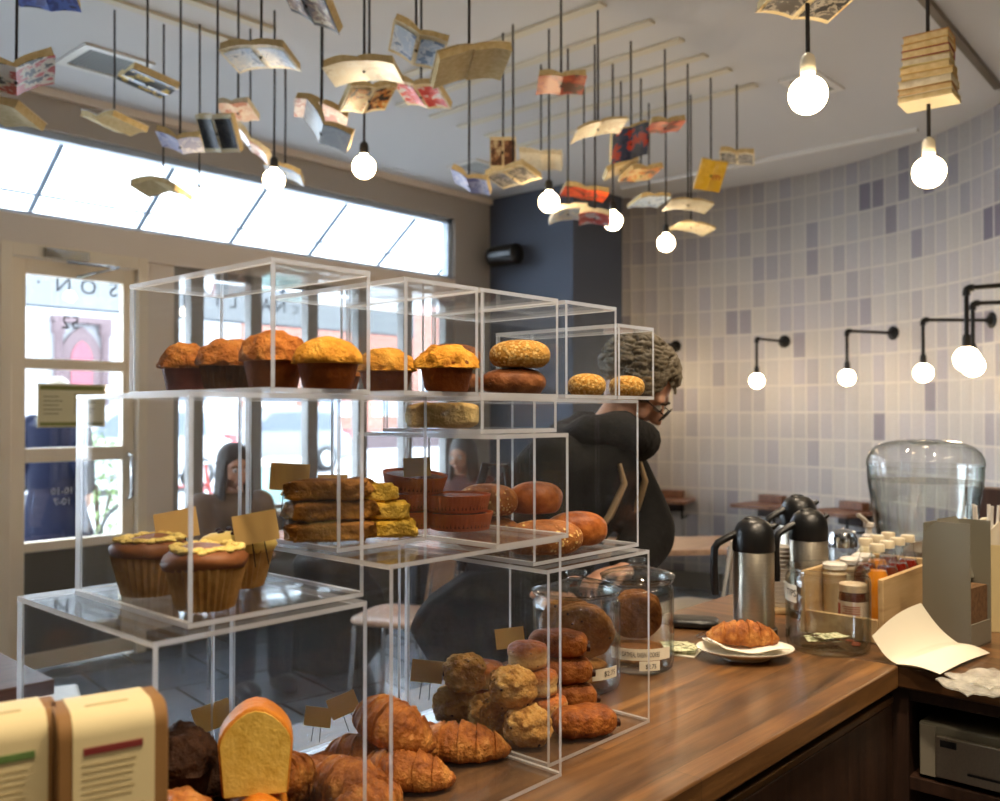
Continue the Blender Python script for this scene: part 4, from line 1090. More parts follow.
for k in range(3):
    MB().lathe([(.004,0),(.011,0),(.011,.002),(.004,.002),(.004,0)], 16, 0, T(.012,-.004+.006*k,.0008+.0025*k) @ RZ(.3*k)).box(.02,.045,-.007+.006*k,-.001+.006*k,.0008+.0025*k,.0028+.0025*k).build('key', plain('brass', C(150,120,70), .35, .9) if k == 0 else M['grey_metal'], ky_)
# tip jar
tj = W(828, 648, Z0); r, h = .088, .178
t = thing('tip_jar', 'empty wide glass tip jar near the counter corner with a few notes and coins inside', 'jar', (tj.x,tj.y,Z0))
MB().lathe(jar_body(r, h), 64).build('jar_body', M['glass'], t, angle=60)
ac = math.atan2(-tj.y, -tj.x)
lb = MB(); band(lb, r+.0008, .105, .142, ac-1.45, ac-.78); l = lb.build('label', M['paper'], t, angle=60)
MB().add(*bent_text('TIPS', .02, r+.0022, .124, ac-.98)).build('lettering', M['ink'], l)
def mk_bill2():
    t = thing('banknote', 'x', 'banknote'); MB().grid(lambda u, v: ((u-.5)*.075,(v-.5)*.045,.002+.007*math.sin(u*5+1)*math.sin(v*3)), 16, 8, thick=.001).build('note_paper', BILL, t); return t
k2 = Kind(mk_bill2)
k2.put((tj.x-.01,tj.y+.01,Z0+.018), BETA, 'crumpled banknote on the bottom of the tip jar', 'banknotes in the tip jar')
k2.put((tj.x,tj.y-.005,Z0+.026), BETA+.4, 'crumpled banknote lying on the other note in the tip jar', 'banknotes in the tip jar')
def mk_coin():
    t = thing('coin', 'x', 'coin'); MB().lathe([(0,0),(.0085,0),(.0095,.0005),(.0095,.0014),(.0085,.0018),(0,.0018)], 20).build('disc', plain('copper', C(176,96,64), .35, .9), t); return t
kcn = Kind(mk_coin)
for dx, dy, lb_ in ((.045,-.03,'copper coin in the tip jar closest to the paper sheet'), (.03,-.05,'copper coin in the tip jar nearest the counter edge'), (.05,.005,'copper coin in the tip jar nearest the crate'), (.015,-.055,'copper coin at the very front of the tip jar')): kcn.put((tj.x+dx,tj.y+dy,Z0+.0125), 0, lb_, 'copper coins in the tip jar')
# drink crate and bottles
cx0, cx1, cy0, cy1 = 2.075, 2.46, .745, .935
t = thing('drink_crate', 'pale wooden crate holding juice and soda bottles on the counter', 'crate', (cx0,cy0,Z0))
X, Y = cx1-cx0, cy1-cy0
MB().box(0,X,0,.012,0,.142).build('side_board', M['crate'], t, bevel=.0015); MB().box(0,X,Y-.012,Y,0,.142).build('side_board', M['crate'], t, bevel=.0015)
MB().box(.0005,.012,.0125,Y-.0125,0,.052).build('low_front_board', M['crate'], t, bevel=.0015); MB().box(X-.012,X-.0005,.0125,Y-.0125,0,.142).build('end_board', M['crate'], t, bevel=.0015)
MB().box(.0125,X-.0125,.0125,Y-.0125,0,.008).build('bottom_board', M['crate'], t)
def liquid(name, c): 
    m, nt, out = new_mat(name); pbsdf(nt, out, c, .15, 0, None, Transmission_Weight=.35); return m
OJ, RED, AMB = plain('orange juice', C(226,140,30), .25), liquid('red soda', C(150,30,14)), liquid('amber soda', C(130,50,20))
def mk_bottle(lq, cap, hgt=.2):
    def f():
        t = thing('bottle', 'x', 'bottle'); k = hgt/.2
        MB().lathe([(0,0),(.026,0),(.0285,.004),(.0285,.105*k),(.026,.125*k),(.016,.155*k),(.0135,.165*k),(.0135,.185*k),(.0125,.186*k)], 28).build('bottle_glass', M['glass'], t)
        MB().lathe([(0,.003),(.0265,.004),(.0268,.105*k),(.0244,.124*k),(.0185,.14*k),(0,.14*k)], 28).build('drink', lq, t)
        MB().lathe([(0,.183*k),(.0165,.183*k),(.0165,.198*k),(.015,.2*k),(0,.2*k)], 24).build('cap', cap, t); return t
    return f
CAPW = plain('cream bottle cap', C(214,200,170), .4); zb = Z0+.0085
GBO = 'bottles in the wooden crate'
ko, kr, ka = Kind(mk_bottle(OJ, CAPW)), Kind(mk_bottle(RED, CAPW)), Kind(mk_bottle(AMB, CAPW))
ko.put((cx0+.085,cy0+.044,zb), 0, 'orange juice bottle at the open end of the crate', GBO)
ka.put((cx0+.155,cy0+.046,zb), 0, 'dark amber soda bottle second along the crate side', GBO)
kr.put((cx0+.225,cy0+.046,zb), 0, 'red soda bottle third along the crate side', GBO)
kr.put((cx0+.295,cy0+.046,zb), 1, 'red soda bottle farthest along the crate side, beside the napkin dispenser', GBO)
ka.put((cx0+.165,cy0+.100,zb), 1, 'dark soda bottle in the second row of the crate', GBO)
ko.put((cx0+.24,cy0+.100,zb), 1, 'juice bottle in the second row of the crate, beside the dark soda', GBO)
ka.put((cx0+.315,cy0+.100,zb), 1, 'dark soda bottle at the back of the second row', GBO)
# jam jar with a paper label
def mk_jam():
    t = thing('jam_jar', 'x', 'jar')
    MB().lathe([(0,0),(.030,0),(.0325,.004),(.0325,.075),(.03,.088),(.028,.092),(0,.092)], 32).build('jar_glass', plain('dark jam', C(70,26,20), .2), t)
    MB().lathe([(0,.0925),(.031,.0925),(.031,.108),(.029,.11),(0,.11)], 28).build('lid', plain('cream lid', C(214,190,160), .4), t)
    lb = MB(); band(lb, .0328, .012, .072, -1.35, 1.35); l = lb.build('label', plain('cream pink label', C(222,204,184), .7), t, angle=60)
    tx = MB()
    for k in range(7): band(tx, .0335, .06-.005*k, .0618-.005*k, -.75+.1*(k % 3), .45, 10)
    tx.build('print_line', plain('faded red print', C(176,84,70), .8), l)
    bc = MB()
    for k in range(9): band(bc, .0335, .014, .026, .1+.055*k, .1+.055*k+(.018 if k % 3 else .034), 2)
    bc.build('barcode', M['ink'], l); rdb = MB(); band(rdb, .0335, .014, .066, -1.3, -.95); rdb.build('red_band', plain('red print', C(170,50,50), .7), l)
    return t
p = W(846, 632, Z0+.01)
jx, jy = cx0+.048, cy0+.085
Kind(mk_jam).put((jx, jy, zb), math.atan2(-jy, -jx), 'jam jar with a cream label and bars, in the crate seen through the tip jar')
# tumblers with straws, metal pot behind the crate
def mk_pot():
    t = thing('lidded_tub', 'x', 'tub'); MB().lathe([(0,0),(.03,0),(.034,.004),(.036,.11),(.038,.113),(.03,.122),(0,.124)], 28).build('tub_body', plain('cream tub', C(196,176,140), .5), t)
    MB().lathe([(0,.1245),(.037,.1245),(.037,.134),(.03,.138),(0,.1385)], 28).build('tub_lid', M['white'], t); return t
kp = Kind(mk_pot); GT2 = 'cream tubs behind the tip jar'
for dx, lb_ in ((.10,'cream lidded tub in the crate closest to the jam jar'), (.20,'cream lidded tub in the middle of the rear crate row'), (.28,'cream lidded tub at the far end of the rear crate row')):
    kp.put((cx0+dx, cy0+.149, zb), 0, lb_, 'cream tubs in the wooden crate', (.75,.75,1.05))
q = WD(843, 600, 2.66); t = thing('sugar_shaker', 'shiny metal topped shaker behind the cream tubs', 'shaker', (q.x,q.y,Z0))
MB().lathe([(0,0),(.035,0),(.038,.01),(.038,.12),(.036,.125),(0,.125)], 28).build('shaker_glass', M['glass'], t); MB().lathe([(0,.126),(.041,.126),(.042,.15),(.034,.168),(.015,.176),(0,.177)], 28).build('metal_top', M['chrome'], t)
q = WD(869, 600, 2.5); t = thing('syrup_pump', 'cream syrup bottle with a pump spout between the jugs and the crate', 'bottle', (q.x,q.y,Z0))
MB().lathe([(0,0),(.03,0),(.033,.005),(.033,.13),(.02,.15),(.016,.155),(0,.155)], 28).build('bottle_body', plain('cream bottle', C(210,196,160), .4), t)
MB().lathe([(0,.156),(.018,.156),(.018,.178),(.012,.182),(.009,.184),(.009,.2),(.014,.202),(.014,.213),(0,.214)], 24).build('pump_collar', M['white'], t)
MB().tube([(.004,0,.208),(-.02,.004,.222),(-.045,.008,.236),(-.05,.009,.235)], .006, 10).build('spout', M['white'], t)
# water dispenser
q = WD(925, 560, 2.56)
t = thing('water_dispenser', 'big clear plastic water dispenser with a domed lid, nearly full', 'dispenser', (q.x,q.y,Z0))
MB().lathe([(0,0),(.125,0),(.13,.006),(.13,.03),(.11,.036),(0,.036)], 48).build('stand_ring', M['chrome'], t)
body = [(.092,.04),(.104,.045),(.112,.09),(.124,.16),(.138,.25),(.148,.315),(.15,.34),(.15,.365)]
MB().lathe([(0,.04)]+body+[(.147,.365),(.147,.34),(.145,.316),(.135,.252),(.121,.162),(.109,.094),(.1,.05),(0,.046)], 64).build('tank', M['glass'], t, angle=60)
MB().lathe([(0,.047),(.099,.0505),(.108,.094),(.12,.162),(.134,.252),(.1437,.316),(.1437,.322),(0,.322)], 64).build('water', clear('still water', .03, .4, 0, (.97,.965,.95,1), edge_tint=(.62,.62,.58,1)), t, angle=60)
MB().lathe([(.152,.362),(.152,.372),(.15,.385),(.142,.402),(.125,.418),(.1,.428),(.07,.434),(.05,.435),(.043,.431),(.034,.424),(0,.422)], 56).build('lid', M['glass'], t, angle=60)
MB().lathe([(0,.05),(.06,.05),(.062,.1),(.055,.13),(.03,.15),(0,.155)], 32).build('infuser_core', plain('dark strainer', C(110,96,84), .4), t)
MB().tube([(-.11*math.cos(va)*1.0,-.11*math.sin(va),.07),(-.16*math.cos(va),-.16*math.sin(va),.07),(-.165*math.cos(va),-.165*math.sin(va),.045)], .011, 12).build('tap', M['chrome'], t)
# napkin dispenser on the return counter
q = W(957, 642, Z0)
t = thing('napkin_dispenser', 'grey metal napkin dispenser with rounded side panels and an open slot', 'napkin dispenser', (q.x,q.y,Z0), BETA+R(40))
t.scale = (.8,.8,1.06)
S_ = [(0,0),(.13,0),(.13,.2)] + [(.075+.055*math.cos(PI/2*k/8), .2+.055*math.sin(PI/2*k/8)) for k in range(1, 9)] + [(0,.255)]
for x in (-.065, .062): MB().prism(S_, 0, .003, 0, T(x,-.065,0) @ Matrix(((0,0,1,0),(1,0,0,0),(0,1,0,0),(0,0,0,1)))).build('side_panel', M['grey_metal'], t)
MB().box(-.061,.061,.06,.064,0,.25).build('back_plate', M['grey_metal'], t)
MB().box(-.061,.061,-.064,.06,0,.004).build('base_plate', M['grey_metal'], t)
MB().box(-.061,.061,-.065,-.061,.004,.05).build('front_lip', M['grey_metal'], t)
MB().prism([(-.061,.0),(-.061,.135),(.0,.135),(.061,.135),(.061,0)], .02, .023, 0, T(0,0,.125) @ RX(PI/2-.35)).build('slanted_plate', M['grey_metal'], t)
nb = MB()
MB().box(-.057,.057,-.058,.055,.0045,.122).build('napkin_stack', plain('brown napkins', C(120,88,54), .9, c2=C(92,66,40), scale=90), t)
# white paper sheet with a fold
ca_, cb_, cc_, cd_, ce_, cf_ = WD(872,636,1.9), WD(921,603,1.93), W(897,664,Z0+.003), WD(958,643,1.92), W(990,653,Z0+.004), W(940,674,Z0+.003)
o_ = (cc_+ce_)/2; o_.z = Z0
def sheet(u, v):
    if u < .55: s = u/.55; A, B = ca_.lerp(cc_, s), cb_.lerp(cd_, s); lift = .012*math.sin(PI*s)*-1
    else: s = (u-.55)/.45; A, B = cc_.lerp(cf_, s), cd_.lerp(ce_, s); lift = .006*math.sin(PI*s)
    q = A.lerp(B, v)-o_; q.z += lift*.8+.01*math.sin(PI*v)*(.4 if u > .55 else 1); q.z = max(q.z, .003); return q
tag(MB().grid(sheet, 30, 16, thick=.0008).build('paper_sheet', M['paper'], None, o_, angle=70), 'folded white paper sheet lying over the counter corner', 'paper')
# clear bags
q = W(984, 688, Z0)
bagm = clear('crinkled clear bag', .1, .3, .42, (.95,.95,.93,1), rough=.3, hscale=25, hcol=(.9,.87,.78,1))
for k, (dx, dy, a) in enumerate(((0,0,.1), (.05,.0,.4))):
    def bagf(u, v, k=k): return ((u-.5)*.13, (v-.5)*.1, .003+.005*k+.002*abs(mnoise.noise(Vector((u*5,v*5,k*7.0))))*2+.003*math.sin(u*12+v*7))
    tag(MB().grid(bagf, 26, 18, thick=.003).build('plastic_bag', bagm, None, (q.x+dx,q.y+dy,Z0), (0,0,BETA+a), angle=50), ['crinkled clear plastic bag at the edge of the return counter', 'flat clear plastic bag under the napkin dispenser, behind the front bag'][k], 'plastic bag')
# menu board, black box and paper cups at the frame edge
q = WD(1000, 600, 2.15)
tag(MB().box(-.05,.05,-.004,.004,0,.2).build('menu_card', plain('cream menu card', C(196,178,130), .7), None, (q.x,q.y,Z0), (R(-6),0,BETA-.5)), 'cream menu card standing at the end of the return counter', 'card')
q = WD(986, 590, 2.25)
t = thing('straw_bag', 'crumpled white paper bag with straws behind the napkin dispenser', 'bag', (q.x,q.y,Z0))
MB().lathe([(0,0),(.04,0),(.045,.01),(.047,.2),(.05,.24),(.043,.238),(.04,.02),(0,.015)], 28, 0, None, lambda r,z,a,j: (r*(1+.06*math.sin(a*7+z*30)), z+(.012*math.sin(a*5) if z > .2 else 0))).build('paper_bag', M['paper'], t)
for k in range(5): MB().tube([(.01*math.cos(k*1.3),.01*math.sin(k*1.3),.02),(.03*math.cos(k*1.3),.03*math.sin(k*1.3),.285)], .004, 8).build('straw', M['white'], t)
# tea boxes nearest the viewpoint
def mk_tea(bar):
    def f():
        t = thing('tea_box', 'x', 'tea box'); w_, d_, h_ = .09, .066, .255
        # rounded front-top shoulder, swept across the width
        def prof(k=0.0):
            pts = [(-d_/2-k,0),(d_/2+k,0),(d_/2+k,h_-.012)]
            pts += [(d_/2-.012+(.012+k)*math.cos(PI/2*i/4), h_-.012+(.012+k)*math.sin(PI/2*i/4)) for i in range(1,5)]
            pts += [(-d_/2+.02-(.02+k)*math.sin(PI/2*i/6), h_-.02+(.02+k)*math.cos(PI/2*i/6)) for i in range(0,7)]
            return pts
        Mp = Matrix(((0,0,1,0),(1,0,0,0),(0,1,0,0),(0,0,0,1)))
        kr = plain('brown kraft board', C(126,90,44), .8)
        MB().prism(prof(), -w_/2, w_/2, 0, Mp).build('box_body', kr, t, bevel=.002)
        MB().prism(prof(.0008), -w_/2+.012, w_/2-.012, 0, Mp).build('wrap_label', plain('cream wrap label', C(202,187,142), .75), t)
        MB().box(-w_/2+.02, w_/2-.022, -d_/2-.0016, -d_/2-.0009, h_-.034, h_-.028).build('colour_bar', bar, t)
        ln = MB(); rr = random.Random(5)
        for k in range(24):
            if k in (6, 13, 19): continue
            ln.box(-w_/2+.019, w_/2-.02-rr.uniform(0,.012), -d_/2-.00105, -d_/2-.00085, h_-.044-.0058*k, h_-.042-.0058*k)
        ln.build('print_line', plain('faint brown print', C(176,158,114), .8), t)
        MB().box(-w_/2+.025, w_/2-.03, -d_/2+.02, -d_/2+.023, h_+.0009, h_+.0014).build('top_line', plain('faint brown print', C(164,146,98), .8), t)
        return t
    return f
def tea(px, py_top, d, rot, bar, label):
    q = WD(px, py_top, d); Kind(mk_tea(bar)).put((q.x, q.y, Z0), rot, label, 'kraft tea boxes')
tea(107, 705, .82, R(-14), plain('dark red print', C(122,38,34), .8), 'kraft tea box with a cream label and a dark red bar')
tea(-1, 722, .79, R(-13), plain('green print', C(90,120,60), .8), 'kraft tea box with a cream label and a green bar, cut by the picture edge')
# ---------------------------------------------------------------- hanging books and bulbs
def cover_mat(name, cols, scale=9, seed=0):
    m, nt, out = new_mat(name); v = coords(nt, (1,1,1))
    ad = nt.nodes.new('ShaderNodeVectorMath'); ad.operation = 'ADD'; ad.inputs[1].default_value = (seed*1.7, seed*.9, seed*.3); nt.links.new(v, ad.inputs[0])
    n = noise_n(nt, ad.outputs[0], scale*1.6, 3, .6, .3)
    k = len(cols); col = ramp(nt, n, [([0,.47,.56][i] if k == 3 else i/max(1,k-1), c) for i, c in enumerate(cols)], 'CONSTANT')
    pbsdf(nt, out, col, .35); return m
PAL = {
 'dark': [C(34,32,32), C(60,56,50), C(30,28,28)], 'darkyellow': [C(26,26,28), C(34,34,36), C(200,164,46)],
 'blue': [C(50,70,150), C(70,100,190), C(30,40,90)], 'lilac': [C(150,150,190), C(190,186,206), C(120,120,170)],
 'pink': [C(226,200,188), C(236,222,212), C(206,150,130)], 'pale': [C(216,218,222), C(232,226,212), C(170,190,210)],
 'photo': [C(50,50,48), C(110,100,84), C(206,190,150)], 'greyphoto': [C(96,92,88), C(160,152,140), C(52,50,50)],
 'ice': [C(176,200,226), C(206,220,236), C(120,150,190)], 'red': [C(196,60,50), C(220,100,84), C(226,220,220)],
 'orange': [C(206,90,40), C(186,64,34), C(110,60,40)], 'brownphoto': [C(80,48,36), C(150,110,80), C(206,186,150)],
 'navy': [C(36,46,74), C(54,66,96), C(190,60,40)], 'yellow': [C(226,178,40), C(234,190,60), C(220,170,36)],
 'cream': [C(226,206,160), C(232,216,178), C(206,180,130)], 'multi': [C(196,70,60), C(228,214,196), C(60,54,52)], 'graphic': [C(216,190,130), C(196,120,40), C(50,44,40)],
}
CORD_R = .0048
def book(px, py, d, lab, cover, wd=.13, ln=.19, open_=.35, rot=(0,0,0), face='down', pg='page', th=.026, hang=True, logo=None, pic=None):
    """a paperback threaded on a cord: boards open by open_ radians each side, turned by rot; face = which way the cover looks"""
    q = WD(px, py, d)
    t = thing('hanging_book', lab, 'book', q, 0, 'books hung from the ceiling on cords')
    sg = -1 if face == 'down' else 1; pics = []
    E = RZ(BETA) @ Euler((-rot[0]*(.4 if rot[0] < .8 else 1), rot[1], rot[2])).to_matrix().to_4x4()
    def half(side, off, n=10):
        """a curved leaf of the book from spine outwards; off = height above the cover board"""
        pts = []
        for i in range(n+1):
            s = i/n; a = open_*(1-.45*s)
            pts.append((side*wd*s*math.cos(a), wd*(s*math.sin(open_)*.75+.06*math.sin(PI*s))))
        return pts
    cv = MB()
    for side in (-1, 1):
        pts = half(side, 0); n = len(pts)
        cv.grid(lambda u, v, P=pts: (P[round(u*(n-1))][0]*1.03, (v-.5)*ln*1.03, sg*-P[round(u*(n-1))][1]*-1 if False else sg*0+P[round(u*(n-1))][1]), n-1, 6, 0, E, thick=.0016)
    if pic:                                     # a picture printed inside the pale cover border
        for side in (-1, 1):
            Pq = [( x*.86+side*wd*.09, z) for x, z in half(side, 0)]
            pb = MB(); off = -.0024 if face == 'down' else .0024
            pb.grid(lambda u, v, P=Pq: (P[round(u*10)][0], (v-.5)*ln*.8, P[round(u*10)][1]+off), 10, 6, 0, E, thick=.0003)
            pics.append(pb)
    pgs = []
    for side in (-1, 1):
        pts = half(side, 0); n = len(pts)
        mb = MB(); up_ = -sg
        def at(u, v, P, h): 
            i = min(int(u*(n-1)), n-2); f = u*(n-1)-i; x = P[i][0]+(P[i+1][0]-P[i][0])*f; z = P[i][1]+(P[i+1][1]-P[i][1])*f
            return (x, (v-.5)*ln, z+h)
        def lo(u, v): return at(u, v, pts, up_*.0014)
        def hi(u, v): return at(u*(.985 if u > .5 else 1), v, pts, up_*(.002+th*(.62+.5*u)+.003*math.sin(u*5+side)))
        A = [lo(i/12, j/4) for j in range(5) for i in range(13)]; B = [hi(i/12, j/4) for j in range(5) for i in range(13)]
        fs = [(j*13+i, j*13+i+1, (j+1)*13+i+1, (j+1)*13+i) for j in range(4) for i in range(12)]; N = 65
        fs2 = [tuple(x+N for x in f)[::-1] for f in fs]
        rim = list(range(13)) + [j*13+12 for j in range(1,5)] + [4*13+i for i in range(11,-1,-1)] + [j*13 for j in range(3,0,-1)]
        k = len(rim); fr = [(rim[(i+1) % k], rim[i], rim[i]+N, rim[(i+1) % k]+N) for i in range(k)]
        mb.add(A+B, fs+fs2+fr, 0, E); pgs.append(mb)
    cm = cover_mat('book cover '+cover, PAL[cover], 9, len(bpy.data.materials))
    cb = cv.build('cover', cm, t, angle=50)
    for p in pgs: p.build('page_block', M[pg], t, angle=40)
    for pb in pics: pb.build('cover_picture', cover_mat('cover picture '+pic, PAL[pic], 16, len(bpy.data.materials)), cb, angle=50)
    if logo:
        vs, fs = text_geo(logo, .06); MB().add(vs, fs, 0, E @ T(wd*.45,0,-.002+wd*math.sin(open_)*.34) @ RX(PI)).build('cover_emblem', plain('red emblem', C(190,50,30), .5), t)
    if hang:
        top = CEIL-q.z
        MB().tube([(0,0,-.006),(.002,.001,top*.5),(0,0,top)], CORD_R, 8).build('cord', M['cord'], t)
    return t
B_ = book
f = 'down'; u_ = 'up'
B_(16,82,2.9,'open paperback with a red and white cover hanging above the door side picture edge','multi',rot=(.35,-.25,.5),wd=.12)
B_(-8,110,3.0,'cream paperback of which only a corner shows beside the transom window','cream',rot=(.2,.3,0),face=u_)
B_(43,-6,3.2,'blue covered book hanging highest above the square air vent','blue',rot=(.5,0,.2),open_=.1,wd=.1)
B_(114,124,4.15,'cream paperback with splayed pages in front of the transom below the square vent','pale',rot=(.3,.15,-.5),face=u_,wd=.11)
B_(147,85,3.9,'black book with a yellow corner hanging beside the square air vent','darkyellow',rot=(.55,.1,-.9),open_=.05,wd=.115)
B_(163,182,4.3,'cream open book hanging low in front of the transom, lowest of all','pale',rot=(.15,.1,-.1),face=u_,wd=.11,open_=-.35)
B_(180,147,3.95,'lilac covered book hanging behind the book with a dark photo cover','lilac',rot=(.35,.1,.15),wd=.09,ln=.15)
B_(217,134,3.75,'book turned to show a dark photo cover inside a cream border','cream',pic='dark',rot=(1.0,.1,-.35),open_=.08,wd=.085,ln=.15)
B_(238,113,3.98,'small pink and white book hanging just above the red striped one','pink',rot=(.7,0,-.15),open_=.05,wd=.07,ln=.13,pg='page2')
B_(250,146,4.35,'thin pale red striped book tilting steeply down towards the window','pink',rot=(.5,.75,0),open_=.1,wd=.1,ln=.12,pg='page2')
B_(261,57,3.45,'large cream paperback spread flat with a pale blue cover underneath','cream',pic='ice',rot=(.12,.0,-.1),wd=.12,open_=-.18,ln=.2)
B_(285,173,4.65,'cream book hanging right behind the first glowing bulb','pale',rot=(.1,.25,.1),wd=.09,open_=-.25)
B_(306,6,3.0,'brown photo covered book cut by the upper picture edge','dark',pic='brownphoto',rot=(.6,.5,-.2),open_=.1,wd=.095)
B_(322,113,3.85,'cream book with pale pink cover hanging above the dark folded one','pink',rot=(.2,.3,.2),wd=.11,open_=-.25)
B_(321,134,3.7,'dark covered book folded open and pointing down beside the second bulb','dark',rot=(.3,.65,.2),wd=.11,open_=.5)
B_(364,71,3.3,'wide cream paperback lying open and flat above the graphic covered one','cream',rot=(.1,-.02,-.1),wd=.125,open_=-.2,ln=.17)
B_(369,101,3.6,'cream book with an orange and black graphic on its cover','cream',pic='graphic',rot=(.75,-.2,.5),open_=.15,wd=.095,ln=.17)
B_(416,50,3.35,'book with an icy blue picture cover and curling pages','cream',pic='ice',rot=(.55,.35,.15),open_=.2,wd=.1)
B_(421,97,3.75,'book with a bright red and white cover hanging below the icy blue one','cream',pic='red',rot=(.65,.2,-.35),open_=.12,wd=.1,ln=.17)
B_(469,60,3.15,'largest cream book spread wide with a dark page underneath','cream',pic='dark',face=u_,rot=(.25,-.2,.2),wd=.125,open_=-.1,ln=.22)
B_(469,186,4.1,'small cream book with a lilac picture cover hanging at the window corner','lilac',rot=(.6,.35,-.2),open_=.3,wd=.085,ln=.14)
B_(503,153,4.4,'book turned upright to show a brown photograph','cream',pic='brownphoto',rot=(1.2,0,0),open_=.03,wd=.06,ln=.145)
B_(513,178,4.3,'book with a grey photograph cover hanging below the brown photograph','cream',pic='greyphoto',rot=(.45,-.1,-.6),open_=.05,wd=.105,ln=.16)
B_(541,159,4.8,'white open book hanging behind the third bulb cord','pale',rot=(.45,.1,-.1),face=u_,wd=.11,pg='page2',open_=.15)
B_(561,86,3.9,'bright orange red book hanging flat on its own below the ceiling strips','orange',rot=(.42,-.03,.05),open_=.02,wd=.098,ln=.15)
B_(584,195,4.85,'flat orange covered book next to the fourth bulb','orange',rot=(.2,.12,.1),open_=.02,wd=.115,ln=.16)
B_(568,214,4.55,'small cream and brown book hanging below the flat orange one','pale',rot=(.25,-.15,.1),wd=.085,open_=-.25,pg='page2')
B_(595,218,4.5,'small cream book with a dark red cover touching the fourth bulb','red',rot=(.2,.1,-.1),wd=.075,open_=-.3,pg='page2')
B_(598,129,4.15,'cream book curved like a bird wing above the fourth bulb','cream',rot=(.1,-.25,.1),wd=.115,open_=-.15,th=.01)
B_(621,170,5.0,'thin cream book seen almost edge on behind the fourth bulb cord','cream',rot=(.05,-.4,0),wd=.09,open_=-.05)
B_(631,144,4.5,'navy covered book with a red corner turned steeply','navy',rot=(.85,-.35,.3),open_=.1,wd=.1,ln=.17)
B_(665,128,4.6,'red orange book hanging flat beside the navy one','orange',rot=(.15,-.1,.1),open_=.05,wd=.085,ln=.15)
B_(641,176,5.0,'small orange brown book below the navy one','graphic',rot=(.3,-.15,.3),wd=.09,open_=.1)
B_(649,202,5.4,'book with a pale blue cover hanging below the small orange brown one','ice',rot=(.25,-.1,.3),wd=.095,open_=-.1)
B_(688,205,4.75,'cream open book hanging above the fifth bulb','cream',rot=(.1,.05,.05),wd=.11,open_=-.18,th=.01)
B_(691,227,5.25,'cream open book hanging lowest beside the fifth bulb','cream',rot=(.08,.1,.2),wd=.11,open_=-.2,th=.01)
B_(711,176,4.95,'yellow covered book with a small red emblem','yellow',rot=(.95,.1,.15),open_=.02,wd=.07,ln=.165,logo='m')
B_(737,159,5.1,'book with a grey photo cover hanging nearest the page wall','cream',pic='greyphoto',rot=(.35,.15,-.3),wd=.09,open_=.03,ln=.16)
B_(808,3,2.35,'book with a grey portrait cover threaded on the cord of the biggest bulb','cream',pic='greyphoto',rot=(.2,.05,.2),open_=.03,wd=.1,ln=.16,hang=False)
# bare bulbs
def mk_bulb(rad, sock, thick):
    def f():
        t = thing('pendant_bulb', 'x', 'light bulb')
        k = rad/.0525
        pr = [(0,-rad)] + [(rad*math.sin(PI*i/18), -rad*math.cos(PI*i/18)) for i in range(1,15)] + [(.019*k, rad*.92),(.0165*k, rad*1.1),(0, rad*1.1)]
        MB().lathe(pr, 32).build('glass_bulb', M['bulb'], t, angle=80)
        h0 = rad*1.1
        MB().lathe([(0,h0),(.019*k,h0),(.021*k,h0+.004),(.021*k,h0+.03*k),(.019*k,h0+.034*k),(.02*k,h0+.04*k),(.016*k,h0+.05*k),(.006,h0+.058*k),(0,h0+.058*k)], 24).build('lamp_socket', sock, t)
        return t
    return f
def bulb(px, py, d, lab, rad=.0485, sock=None, lit=True, cr=CORD_R):
    q = WD(px, py, d); t = mk_bulb(rad, sock or M['black'], 0)(); t.location = q
    tag(t, lab, 'light bulb', 'bare bulbs hanging on cords')
    h0 = rad*1.1+.056*rad/.0525
    MB().tube([(0,0,h0),(.003,.002,(CEIL-q.z)*.5),(0,0,CEIL-q.z)], cr, 8).build('cord', M['cord'], t)
    return t
WS = plain('cream lamp socket', C(210,200,176), .5)
bulb(274, 180, 4.15, 'glowing bare bulb hanging in front of the transom window')
bulb(364, 167, 3.85, 'glowing bare bulb below the cream book with an orange graphic')
bulb(549, 202, 4.35, 'glowing bare bulb in front of the slate blue column, nearer the window')
bulb(613, 221, 4.75, 'glowing bare bulb at the edge where the column meets the page wall')
bulb(666, 243, 5.15, 'lowest small glowing bulb, in front of the page wall')
bulb(808, 95, 2.35, 'biggest glowing bulb with a cream socket below a photo covered book', sock=WS, cr=.006)
b7 = bulb(929, 172, 2.82, 'glowing bulb with a cream socket below the stack of books', sock=WS, cr=.006)
t = bulb(199, 194, 4.3, 'tiny bulb with a black socket almost lost against the bright transom', rad=.022)
